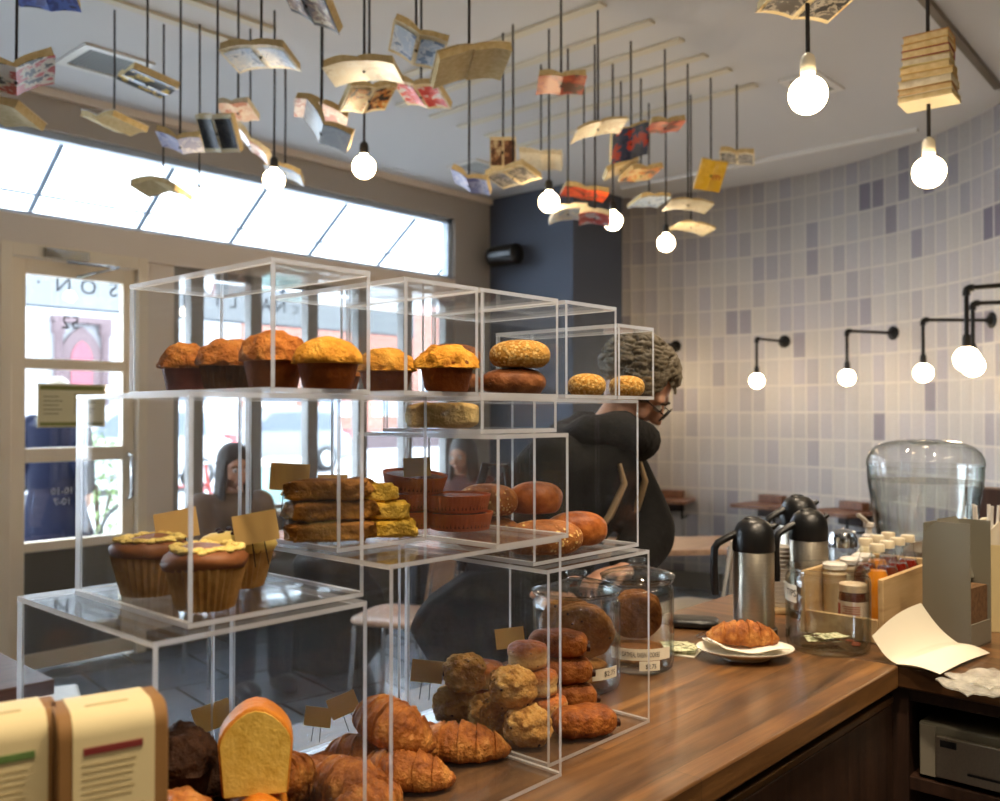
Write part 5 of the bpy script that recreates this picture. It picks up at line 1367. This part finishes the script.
# stack of books threaded on the cord of that bulb
q0 = WD(929, 104, 2.82)
rows = [((226,214,176),'page',.115), ((196,140,70),'page',.112), ((222,206,160),'page2',.112), ((210,170,96),'page',.108), ((206,180,110),'page',.105), ((216,196,130),'page2',.1), ((150,44,44),'page',.1), ((206,160,80),'page',.098), ((196,140,70),'page',.096)]
z = q0.z
names = ['bottom book of the hanging stack, pale cover facing down','second book from the bottom of the hanging stack, orange edges','third book from the bottom of the hanging stack, pale edges','fourth book from the bottom of the hanging stack','middle book of the hanging stack of nine','fourth book from the top of the hanging stack, pale yellow edges','dark red book third from the top of the hanging stack','second book from the top of the hanging stack','top book of the hanging stack, tan cover']
rr = random.Random(4)
for i, ((cc, pg, wd), nm) in enumerate(zip(rows, names)):
    th = rr.uniform(.019,.025); ln = wd*1.35; wv = wd
    t = thing('stacked_book', nm, 'book', (q0.x+rr.uniform(-.004,.004), q0.y+rr.uniform(-.004,.004), z), BETA-.62+rr.uniform(-.06,.06), 'stack of books on a bulb cord')
    MB().box(-ln/2,ln/2,-wv/2,wv/2,0,.002).box(-ln/2,ln/2,-wv/2,wv/2,th-.002,th).box(-ln/2,ln/2,wv/2-.003,wv/2,.002,th-.002).build('cover', plain('stack book cover', C(*cc), .5), t)
    MB().box(-ln/2+.003,ln/2-.003,-wv/2+.003,wv/2-.0035,.0022,th-.0022).build('page_block', M[pg], t)
    z += th+.0008
# wall lamps on the page wall
def wall_ang(px, z):
    r = ray(px, 413); a, b = r.x, r.y
    A = a*a+b*b; Bq = -2*(a*CX+b*CY); Cq = CX*CX+CY*CY-CR*CR
    s = (-Bq+math.sqrt(Bq*Bq-4*A*Cq))/(2*A); return math.atan2(s*b-CY, s*a-CX)
def wall_lamp(an, lab, z=1.98, skew=0):
    t = thing('wall_lamp', lab, 'wall lamp', (CX+(CR-.001)*math.cos(an), CY+(CR-.001)*math.sin(an), z), an+PI+skew, 'black pipe lamps on the page wall')
    MB().lathe([(0,0),(.048,0),(.048,.006),(.03,.012),(.02,.03),(0,.03)], 28, 0, RY(PI/2)).build('wall_plate', M['iron'], t)
    L_ = .42
    MB().tube([(.02,0,0),(L_-.012,0,0)], .0105, 12).build('arm_pipe', M['iron'], t)
    MB().tube([(L_-.03,0,0),(L_-.012,0,-.001),(L_-.003,0,-.006),(L_,0,-.016),(L_,0,-.034)], .0165, 14).build('elbow_joint', M['iron'], t)
    MB().tube([(L_,0,-.03),(L_,0,-.22)], .0105, 12).build('drop_pipe', M['iron'], t)
    MB().lathe([(0,-.262),(.018,-.262),(.019,-.225),(.015,-.205),(0,-.205)], 20, 0, T(L_,0,0)).build('lamp_socket', M['iron'], t)
    rad = .055
    MB().lathe([(0,-rad)]+[(rad*math.sin(PI*i/18), -rad*math.cos(PI*i/18)) for i in range(1,16)]+[(.018,rad*.95),(0,rad*.95)], 32, 0, T(L_,0,-.262-rad*.93)).build('glass_bulb', M['bulb'], t, angle=80)
for px, lab, sk in ((676,'black pipe wall lamp mostly hidden behind the grey haired person',0),(785,'black pipe wall lamp with a glowing bulb, nearest the hanging books',0),(894,'black pipe wall lamp with a glowing bulb, middle of the visible row',0),(993,'black pipe wall lamp with a glowing bulb above the water dispenser',0)):
    wall_lamp(wall_ang(px, 1.98), lab, 1.98, sk)
a3 = wall_ang(993, 1.98)
wall_lamp(a3-R(23), 'black pipe wall lamp at the picture edge, behind the nearer one')
wall_lamp(a3-R(41), 'black pipe wall lamp closest to the viewer at the picture edge')

# ---------------------------------------------------------------- tables and seats
def wall_table(px, lab, z=.74):
    an = wall_ang(px, z)
    t = thing('wall_table', lab, 'table', (CX+CR*math.cos(an), CY+CR*math.sin(an), 0), an+PI, 'small wooden tables fixed to the page wall')
    MB().box(.02,.36,-.19,.19,z-.028,z).build('tabletop', M['tabletop'], t, bevel=.004)
    MB().box(.012,.09,-.1,.1,z+.001,z+.06).build('wall_block', M['tabletop'], t, bevel=.006)
    MB().box(.012,.1,-.1,.1,z-.11,z-.029).build('lower_block', M['dark_wood'], t, bevel=.004)
    MB().tube([(.3,.14,z-.03),(.3,.14,z-.14),(.1,.14,z-.14)], .009, 8).build('bracket', M['iron'], t)
wall_table(673, 'small wall table beside the elbow of the grey haired person')
wall_table(775, 'small wall table behind the first coffee jug')
wall_table(858, 'small wall table behind the water dispenser')
def table(name, corners, z, lab, mt, thick=.03, legs='iron'):
    c = sum((Vector((p[0],p[1],0)) for p in corners), Vector())/len(corners)
    t = thing(name, lab, 'table', (c.x, c.y, 0))
    P = [(p[0]-c.x, p[1]-c.y) for p in corners]
    MB().prism(P, z-thick, z).build('tabletop', mt, t, bevel=.004)
    for x, y in P:
        MB().tube([(x*.86,y*.86,0),(x*.86,y*.86,z-thick-.0005)], .018, 12).build('leg', M[legs], t)
def rect(cx, cy, lx, ly, an):
    c, s = math.cos(an), math.sin(an)
    return [(cx+c*a*lx/2-s*b*ly/2, cy+s*a*lx/2+c*b*ly/2) for a, b in ((-1,-1),(1,-1),(1,1),(-1,1))]
q = W(672, 547, .74)
table('long_table', rect(q.x+.1, q.y+.1, 1.15, .5, BETA+.12), .74, 'pale topped table behind the grey haired person with dark legs', M['pale_table'], legs='dark_wood')
def chair(name, loc, rot, lab, seatm, legm):
    t = thing(name, lab, 'chair', loc, rot)
    sb = MB(); sb.blob(.21,.2,.022,36,12,.45,.6,M=T(0,0,.45)); sb.build('seat', seatm, t, angle=60)
    MB().grid(lambda u, v: ((u-.5)*.38, .205+.05*v-.03*math.cos((u-.5)*2.4), .53+.3*v), 14, 8, thick=.014).build('backrest', seatm, t, angle=60)
    for x in (-.17,.17):
        MB().tube([(x,.17,.43),(x,.215,.58),(x*.95,.23,.8)], .011, 10).build('back_post', legm, t)
        for y in (-.16,.17): MB().tube([(x,y,.43),(x*1.1,y*1.12,0)], .012, 10).build('leg', legm, t)
    return t
q = W(690, 602, .45); chair('chair', (q.x-.12,q.y-.12,0), BETA-2.2, 'cream plastic chair beside the pale topped table', M['seat'], M['chrome'])
A_, B_1, C_1 = W(55,679,.74), W(0,652,.74), W(0,690,.74)
e1, e2 = (B_1-A_)*2.2, (C_1-A_).normalized()*.62
table('side_table', [(A_.x,A_.y),(A_.x+e1.x,A_.y+e1.y),(A_.x+e1.x+e2.x,A_.y+e1.y+e2.y),(A_.x+e2.x,A_.y+e2.y)], .74, 'dark brown wooden table by the entrance door, cut by the picture edge', wood('dark red brown table', C(84,50,36), C(100,62,46), C(64,38,28), 0, None, .3), .04)
q = W(42, 704, .45)
st = thing('stool', 'white square stool beside the dark brown table near the door', 'stool', (q.x-.03,q.y+.05,0), BETA+.5)
MB().box(-.17,.17,-.17,.17,.42,.45).build('seat', M['white'], st, bevel=.01)
for x in (-.14,.14):
    for y in (-.14,.14): MB().tube([(x,y,.4195),(x*1.1,y*1.1,0)], .012, 10).build('leg', M['white'], st)
q = W(415, 556, .74); table('window_table', rect(q.x+.55, q.y+.5, .7, .7, .15), .74, 'square wooden table near the window behind the croissant case', M['pale_table'])
q = W(392, 712, 0.0); chair('chair', (q.x+.05,q.y+.0,0), R(205), 'pale wooden chair with metal legs behind the croissant case', M['pale_table'], M['chrome'])
# bulky dark bag on the floor
q = W(334, 676, 0)
def coatf(p):
    k = 1+.12*math.sin(p.x*14+p.z*9)+.08*math.sin(p.y*17); return (p.x*k, p.y*k, p.z)
tag(MB().blob(.25,.23,.36,44,26,.75,.75,.1,7,5,flat=-.3,M=T(0,0,.33),fn=coatf).build('duffel_bag', plain('black cloth', C(26,25,26), .9, c2=C(36,35,36), scale=14, bump=.3, bscale=30), None, (q.x+.05,q.y+.05,.0), angle=80), 'bulky dark bag standing on the floor near the window', 'bag')
# ---------------------------------------------------------------- people
SKIN = plain('skin', C(206,158,130), .5, c2=C(196,144,116), scale=30, Subsurface_Weight=0.0)
LIP = plain('lips', C(168,92,84), .5)
EYEW, EYED = plain('eye white', C(226,220,212), .2), plain('iris', C(50,36,28), .2)
def remesh(o, vox, smooth=4, mats=None):
    r = o.modifiers.new('one surface', 'REMESH'); r.mode = 'VOXEL'; r.voxel_size = vox; r.use_smooth_shade = True
    s = o.modifiers.new('relax', 'SMOOTH'); s.factor = .5; s.iterations = smooth
    return o
def head_shape(mb, Mh):
    """skull, jaw, nose, ears; face looks along -Y, origin at the head centre"""
    def fn(q):
        x, y, z = q
        if z < 0: x *= 1-.32*(-z/.118)**1.4
        if z < -.02 and y > 0: y *= 1-.5*min(1,(-z-.02)/.09)
        if y < 0: y *= .96
        return (x, y, z)
    mb.blob(.076,.094,.118,40,26,M=Mh,fn=fn)
    mb.tube([(0,-.088,.012),(0,-.1,-.012),(0,-.110,-.03),(0,-.094,-.04)], [.008,.0105,.014,.008], 12, M=Mh)   # nose
    mb.blob(.028,.016,.011,16,10,M=Mh @ T(0,-.083,-.066)); mb.blob(.022,.018,.018,16,10,M=Mh @ T(0,-.074,-.098))   # mouth, chin
    for s in (-1,1):
        mb.blob(.011,.022,.033,16,12,M=Mh @ T(s*.079,.008,-.008) @ RZ(s*.35)); mb.blob(.026,.014,.014,14,8,M=Mh @ T(s*.034,-.078,.024)); mb.blob(.022,.016,.02,14,8,M=Mh @ T(s*.042,-.066,-.035))
def face_bits(t, Mh):
    for s in (-1,1):
        e = MB().blob(.0135,.0125,.0115,18,12,M=Mh @ T(s*.031,-.0835,.004)).build('eye', EYEW, t); MB().blob(.006,.004,.006,14,8,M=Mh @ T(s*.031,-.0945,.003)).build('iris', EYED, e)
        MB().tube([(s*.014,-.094,.02),(s*.03,-.097,.026),(s*.05,-.086,.02)], .0032, 8, M=Mh).build('eyebrow', EYED, t)
    MB().tube([(-.022,-.092,-.066),(-.008,-.1,-.063),(0,-.101,-.064),(.008,-.1,-.063),(.022,-.092,-.066)], [.003,.0052,.005,.0052,.003], 10, M=Mh).build('lips', LIP, t)
def hand(mb, w, d, n, thumb=1, curl=.5, sc=1.0):
    """palm and five bent fingers from wrist w, reaching along d, palm facing n"""
    d = Vector(d).normalized(); n = Vector(n); n = (n-d*n.dot(d)).normalized(); s = d.cross(n)*thumb; w = Vector(w)
    P = lambda a, b, c: w + (d*a+s*b+n*c)*sc
    B = Matrix((s, d, n)).transposed().to_4x4()
    mb.blob(.041*sc,.05*sc,.0155*sc,20,12,.75,.8,M=T(*P(.045,0,0)) @ B)
    for k, (b, L_) in enumerate(((.031,.07),(.0105,.079),(-.0105,.073),(-.030,.058))):
        p0 = (.075,b,0); pts = [P(*p0)]; a = .12*curl; x, z = .082, 0.0
        for j, f in enumerate((.46,.3,.24)):
            a += curl*(.55+.25*j); x += L_*f*math.cos(a); z += L_*f*math.sin(a); pts.append(P(x, b*(1.08+.09*j), z))
        mb.tube(pts, [.0092*sc,.0088*sc,.008*sc,.0066*sc], 10); mb.blob(.0066*sc,.0066*sc,.0066*sc,10,8,M=T(*pts[-1]))
    pts = [P(.02,.03,.004), P(.045,.052,.014), P(.068,.06,.024), P(.09,.056,.034)]
    mb.tube(pts, [.0125*sc,.011*sc,.0095*sc,.0075*sc], 10)
def lerp(a, b, t): return Vector(a)*(1-t)+Vector(b)*t
def limb(mb, pts, rs, n=18, sub=6):
    """a tapering limb through joints"""
    P, Q = [], []
    for i in range(len(pts)-1):
        for k in range(sub): P.append(lerp(pts[i], pts[i+1], k/sub)); Q.append(rs[i]*(1-k/sub)+rs[i+1]*k/sub)
    P.append(Vector(pts[-1])); Q.append(rs[-1])
    for _ in range(2): P = [P[0]]+[(P[i-1]+P[i]*2+P[i+1])/4 for i in range(1,len(P)-1)]+[P[-1]]
    mb.tube(P, Q, n)
    for p, r in ((P[0],Q[0]),(P[-1],Q[-1])): mb.blob(r,r,r,n,10,M=T(*p))
def torso(mb, rows, n=28):
    """stacked ellipses: (centre, half width, half depth)"""
    vs, fs = [], []
    for c, a, b in rows:
        for k in range(n): an = 2*PI*k/n; vs.append(Vector(c)+Vector((a*math.cos(an), b*math.sin(an), 0)))
    for j in range(len(rows)-1):
        for k in range(n): i = j*n+k; l = j*n+(k+1) % n; fs.append((i, l, l+n, i+n))
    fs.append(tuple(range(n))[::-1]); fs.append(tuple(range((len(rows)-1)*n, len(rows)*n)))
    mb.add(vs, fs)
def person(label, loc, rot, J, top_m, leg_m, shoe_m, hair_fn, coat_k=1.28, hem=None, body_vox=.0065, top_name='coat', cuff=.86):
    t = thing('person', label, 'person', loc, rot)
    b = MB(); Mh = T(*J['head']) @ Euler(J['hrot']).to_matrix().to_4x4()
    head_shape(b, Mh)
    limb(b, [J['neck'], lerp(J['neck'], J['head'], .6)], [.058,.05])
    rows = J['torso']; torso(b, rows)
    for s in ('l','r'):
        limb(b, [J['sh'+s], J['el'+s], J['wr'+s]], [.05,.041,.028]); hand(b, *J['hand'+s])
        limb(b, [J['hip'+s], J['kn'+s], J['an'+s]], [.085,.058,.04])
        a = Vector(J['an'+s]); b.blob(.042,.12,.04,20,12,flat=-.036,M=T(a.x,a.y-.06,a.z-.035))
    remesh(b.build('body', SKIN, t, angle=180), body_vox, 3); face_bits(t, Mh)
    c = MB(); k = coat_k
    R2 = [(cc, a*k, b_*k) for cc, a, b_ in rows]
    if hem: R2 = hem + R2
    torso(c, R2)
    for s in ('l','r'): limb(c, [J['sh'+s], J['el'+s], lerp(J['el'+s], J['wr'+s], cuff)], [.076*k/1.2,.072*k/1.2,.052*k/1.2])
    nk = Vector(J['neck']); c.blob(.085,.085,.04,24,12,M=T(nk.x,nk.y,nk.z-.03))
    remesh(c.build(top_name, top_m, t, angle=180), .012, 5)
    l = MB()
    for s in ('l','r'): limb(l, [J['hip'+s], J['kn'+s], lerp(J['kn'+s], J['an'+s], .93)], [.1,.076,.062])
    l.blob(.165,.125,.095,28,14,M=T(*J['pelvis'])); remesh(l.build('trousers', leg_m, t, angle=180), .013, 4)
    for s in ('l','r'):
        a = Vector(J['an'+s]); MB().blob(.048,.13,.05,24,14,.8,.8,flat=-.04,M=T(a.x,a.y-.055,a.z-.032)).build('shoe', shoe_m, t)
    hair_fn(t, Mh)
    return t, Mh
BLACKC = plain('black padded coat cloth', C(11,10,11), .85, Specular_IOR_Level=.25, bump=.4, bscale=26)
DENIM = plain('dark trousers cloth', C(38,42,54), .85); SHOE = plain('dark shoe leather', C(30,26,24), .5)
def hair_mat(name, c, c2):
    m, nt, out = new_mat(name); v = coords(nt, (1,1,.35)); n = noise_n(nt, v, 60, 4, .6, 1.5)
    pbsdf(nt, out, mixc(nt, n, c, c2), .5, 0, (n, .5, .01)); return m
HG = hair_mat('grey brown hair', C(52,46,38), C(150,136,110)); HD = hair_mat('dark brown hair', C(40,30,24), C(74,56,44))
def curly(t, Mh):
    h = MB(); rr = random.Random(8)
    def fn(q): return (q.x, q.y*(1.0 if q.y > 0 else .86), q.z)
    h.blob(.084,.106,.095,40,26,1,1,.12,40,3,M=Mh @ T(0,.02,.04),fn=fn)
    for k in range(330):                       # short wavy locks lying along the head
        a, e0 = rr.uniform(0, 2*PI), rr.uniform(-.1, 1.45)
        Ls, ph, am = rr.uniform(.45,.75), rr.uniform(0,6), rr.uniform(.05,.13); pts = []
        for i in range(11):
            e = e0-Ls*i/10; aa = a+am*math.sin(i*1.25+ph)/max(.35, math.cos(e)); lift = 1.02+.07*math.sin(i*.9+ph)
            pts.append(Vector((.086*lift*math.cos(e)*math.cos(aa), .108*lift*math.cos(e)*math.sin(aa)+.02, .098*lift*math.sin(e)+.04)))
        if min(q.y for q in pts) < -.06 and min(q.z for q in pts if q.y < -.03) < .055: continue
        h.tube([Mh @ q for q in pts], [.003,.0052,.0064,.0068,.007,.007,.0066,.006,.005,.0036,.0018], 6)
    h.build('hair', HG, t, angle=80)
def long_hair(m_):
    def f(t, Mh):
        h = MB()
        def fn(q): return (q.x*(1.0), q.y*(1.0 if q.y > 0 else .8), q.z)
        h.blob(.09,.11,.098,36,20,M=Mh @ T(0,.012,.05),fn=fn)
        rr = random.Random(2)
        for k in range(34):
            a = R(-38)+R(256)*k/33; x, y = .082*math.cos(a), .085*math.sin(a)+.012
            L_ = rr.uniform(.26,.34); w = rr.uniform(-.02,.02)
            pts = [Mh @ Vector((x*(1+.12*i/8), y*(1+.1*i/8)-.0*i, .05-L_*i/8+.004*math.sin(i*1.3+k))) + Vector((w*i/8,0,0)) for i in range(9)]
            h.tube(pts, [.012,.014,.015,.015,.015,.014,.013,.01,.005], 8)
        h.build('hair', m_, t, angle=80)
    return f
# woman at the counter, bending over it
base = FW*2.52; ox = RT*.165; pos = Vector((base.x+ox.x, base.y+ox.y, 0))
J = dict(pelvis=(0,.12,.88), neck=(.08,-.09,1.36), head=(.136,-.160,1.5), hrot=(R(42),R(-4),R(14)),
  torso=[((0,.13,.82),.15,.11),((0,.11,.92),.165,.12),((0,.05,1.05),.15,.11),((.01,-.02,1.18),.165,.115),((.03,-.07,1.29),.175,.1),((.045,-.095,1.345),.13,.08),((.055,-.105,1.375),.06,.055)],
  shl=(.195,-.07,1.305), ell=(.14,-.205,1.10), wrl=(-.09,-.235,1.04), handl=((-.1,-.228,1.04),(-.78,.4,-.1),(0,-.2,-1),1,.55,.92),
  shr=(-.125,-.05,1.305), elr=(-.25,.12,1.09), wrr=(-.29,-.07,1.0), handr=((-.29,-.08,1.0),(.33,-.97,-.1),(.2,.1,-1),-1,.6,.88),
  hipl=(.095,.12,.86), knl=(.1,.1,.47), anl=(.1,.14,.08), hipr=(-.095,.12,.86), knr=(-.1,.09,.47), anr=(-.1,.14,.08))
wt, Mh = person('grey haired person in a black padded coat and glasses bending over the counter', pos, BETA+R(58), J, BLACKC, DENIM, SHOE, curly,
  hem=[((0,.13,.66),.25,.2),((0,.13,.74),.245,.19)])
fur = MB(); rr = random.Random(6)
fur.tube([Vector((.07+.125*math.cos(a), -.09+.105*math.sin(a), 1.365+.02*math.sin(a*2))) for a in [2*PI*i/24 for i in range(25)]], [.05+.006*math.sin(i*2.1) for i in range(25)], 14, caps=False)
fur.build('hood_collar', plain('black fleece', C(18,17,18), .95, bump=.6, bscale=60), wt, angle=80)
for x0, x1 in ((.075,.10),(-.055,-.10)):
    MB().tube([(x0,-.2,1.3),(x0*1.02,-.214,1.25),((x0+x1)/2,-.184,1.17),(x1,-.12,1.08)], [.01,.016,.018,.006], 10, flat=.5).build('lining_edge', plain('beige lining', C(150,128,96), .9), wt)
gl = MB()
for s in (-1,1): gl.tube([Mh @ Vector((s*.034+.026*math.cos(2*PI*i/20), -.112, -.002+.019*math.sin(2*PI*i/20))) for i in range(21)], .0016, 6, caps=False)
gl.tube([Mh @ Vector((-.008,-.112,.002)), Mh @ Vector((0,-.115,.005)), Mh @ Vector((.008,-.112,.002))], .0016, 6)
for s in (-1,1): gl.tube([Mh @ Vector((s*.06,-.112,.004)), Mh @ Vector((s*.08,-.06,.006)), Mh @ Vector((s*.084,.01,.0))], .0018, 6)
gl = gl.build('glasses', M['iron'], wt)
MB().add([Mh @ Vector((s*.034+.025*math.cos(2*PI*i/20), -.112, -.002+.018*math.sin(2*PI*i/20))) for s in (-1,1) for i in range(20)], [tuple(range(20)), tuple(range(20,40))]).build('lens', M['pane'], gl)
for s in (-1,1): MB().blob(.008,.008,.008,12,8,M=Mh @ T(s*.088,.008,-.045)).build('earring', plain('gold', C(220,180,100), .2, .9), wt)
# her bag
P = [(470,560),(520,552),(562,556),(578,620),(560,690),(505,690),(468,672),(436,655),(409,612),(428,588)]
bp = [(Vector(WD(x,y,2.26)-CAM)) for x, y in P]
pp = [(q.dot(RT), q.dot(UP)+CAMH) for q in bp]
cx_ = sum(a for a, b in pp)/len(pp); zmin = min(b for a, b in pp)
g0 = Vector((FW.x*2.29+RT.x*cx_, FW.y*2.29+RT.y*cx_, 0))
bg = thing('shoulder_bag', 'big black slouchy bag hanging beside the grey haired person', 'bag', (g0.x, g0.y, 0), BETA)
bmb = MB().prism([(a-cx_, b) for a, b in pp], -.08, .08, 0, RX(PI/2))
o = bmb.build('bag_body', plain('black bag cloth', C(11,10,9), .95, Specular_IOR_Level=.1, c2=C(16,15,14), scale=10, bump=.3, bscale=40), bg, bevel=.022, seg=3)
MB().tube([(-.08,.0,max(b for a,b in pp)-.02),(-.06,.02,1.15),(-.02,.03,1.3),(.03,.04,1.3),(.05,.02,1.15),(.07,0,max(b for a,b in pp)-.02)], .014, 10, flat=.5).build('bag_strap', M['black'], bg)

# woman sitting by the window
seat = WD(236, 475, 5.0); bx_ = Vector((seat.x, seat.y, 0))
J = dict(pelvis=(0,.1,.5), neck=(0,.05,1.0), head=(0,.02,1.125), hrot=(R(4),0,R(0)),
  torso=[((0,.12,.47),.15,.11),((0,.11,.58),.15,.105),((0,.09,.72),.13,.1),((0,.07,.86),.155,.105),((0,.06,.95),.15,.085),((0,.055,1.0),.07,.055)],
  shl=(.165,.06,.93), ell=(.2,-.02,.68), wrl=(.06,-.24,.72), handl=((.05,-.25,.72),(-.5,-1,0),(0,0,-1),1,.6,.92),
  shr=(-.165,.06,.93), elr=(-.2,-.02,.68), wrr=(-.06,-.24,.72), handr=((-.05,-.25,.72),(.5,-1,0),(0,0,-1),-1,.6,.92),
  hipl=(.09,.08,.5), knl=(.1,-.35,.5), anl=(.1,-.34,.08), hipr=(-.09,.08,.5), knr=(-.1,-.35,.5), anr=(-.1,-.34,.08))
JK = plain('brown grey jacket', C(124,104,88), .85, c2=C(110,92,78), scale=10, bump=.2, bscale=30)
person('person with long dark hair in a brown grey jacket sitting near the window', (bx_.x,bx_.y,0), BETA+R(38), J, JK, DENIM, SHOE, long_hair(HD), coat_k=1.2, top_name='jacket', body_vox=.008)
chair('chair', (bx_.x+.08*math.cos(BETA+R(128)), bx_.y+.08*math.sin(BETA+R(128)), 0), BETA+R(38), 'chair carrying the seated person by the window', M['pale_table'], M['chrome']).scale = (1,1,.83)
# second seated person by the window, dark hair
s2 = WD(461, 462, 6.4); 
J2 = dict(J)
person('person with dark hair in a dark red top sitting at the window beyond the tarts', (s2.x,s2.y,0), BETA+R(-30), J2, plain('dark red cloth', C(92,44,38), .85), DENIM, SHOE, long_hair(HD), coat_k=1.2, top_name='sweater', body_vox=.009)
chair('chair', (s2.x+.08*math.cos(BETA+R(60)), s2.y+.08*math.sin(BETA+R(60)), 0), BETA+R(-30), 'chair carrying the person in the dark red top', M['pale_table'], M['chrome']).scale = (1,1,.83)
# passer-by in a navy coat on the pavement
s3 = WD(56, 413, 6.7)
J3 = dict(pelvis=(0,0,.92), neck=(0,0,1.44), head=(0,-.03,1.58), hrot=(R(6),0,R(20)),
  torso=[((0,0,.88),.155,.11),((0,0,.98),.16,.115),((0,0,1.1),.14,.105),((0,-.01,1.24),.17,.115),((0,0,1.36),.175,.1),((0,0,1.42),.1,.07),((0,0,1.45),.06,.055)],
  shl=(.185,0,1.36), ell=(.24,.03,1.1), wrl=(.2,-.08,.88), handl=((.2,-.09,.87),(-.1,-.3,-1),(-1,0,0),1,.4,.95),
  shr=(-.185,0,1.36), elr=(-.24,.03,1.1), wrr=(-.2,-.08,.88), handr=((-.2,-.09,.87),(.1,-.3,-1),(1,0,0),-1,.4,.95),
  hipl=(.09,0,.9), knl=(.11,-.14,.5), anl=(.1,-.1,.08), hipr=(-.09,0,.9), knr=(-.1,.06,.49), anr=(-.1,.2,.1))
def short_hair(t, Mh):
    MB().blob(.088,.104,.1,32,20,M=Mh @ T(0,.02,.034),fn=lambda q: (q.x, q.y*(1 if q.y > 0 else .75), q.z)).build('hair', HG, t, angle=80)
pt, _ = person('passer-by in a long navy coat outside the glass entrance door', (s3.x,s3.y,-.02), BETA+R(170), J3, plain('navy wool', C(15,18,34), .95, Specular_IOR_Level=.1), DENIM, SHOE, short_hair,
  hem=[((0,.0,.44),.30,.25),((0,0,.6),.27,.22),((0,0,.78),.22,.17)], body_vox=.009)
MB().tube([Vector((.075*math.cos(a), .075*math.sin(a), 1.42)) for a in [2*PI*i/20 for i in range(21)]], .04, 12, caps=False).build('scarf', plain('pale grey scarf', C(190,186,184), .95, bump=.4, bscale=50), pt)

# ---------------------------------------------------------------- daylight, camera
wd_ = bpy.data.worlds.new('overcast sky'); SC.world = wd_; wd_.use_nodes = True
bgn = wd_.node_tree.nodes['Background']; bgn.inputs[0].default_value = (.80,.90,1.0,1); bgn.inputs[1].default_value = 5.6
cam = bpy.data.cameras.new('camera'); co = bpy.data.objects.new('camera', cam); COL.objects.link(co)
co.matrix_world = Matrix((( RT.x, UP.x, -FW.x, CAM.x), (RT.y, UP.y, -FW.y, CAM.y), (RT.z, UP.z, -FW.z, CAM.z), (0,0,0,1)))
cam.sensor_width = 36; cam.lens = F*36/1000; cam.clip_start = .05; cam.clip_end = 200
cam.dof.use_dof = True; cam.dof.focus_distance = 1.5; cam.dof.aperture_fstop = 4.8
SC.camera = co
vs = SC.view_settings; vs.view_transform = 'Standard'; vs.look = 'None'; vs.gamma = 1; vs.use_curve_mapping = False; vs.exposure = 1.5
cy = SC.cycles
cy.max_bounces = 14; cy.transparent_max_bounces = 64; cy.transmission_bounces = 10; cy.glossy_bounces = 5; cy.diffuse_bounces = 5
cy.sample_clamp_indirect = 6; cy.caustics_reflective = False; cy.caustics_refractive = False
cy.use_denoising = True
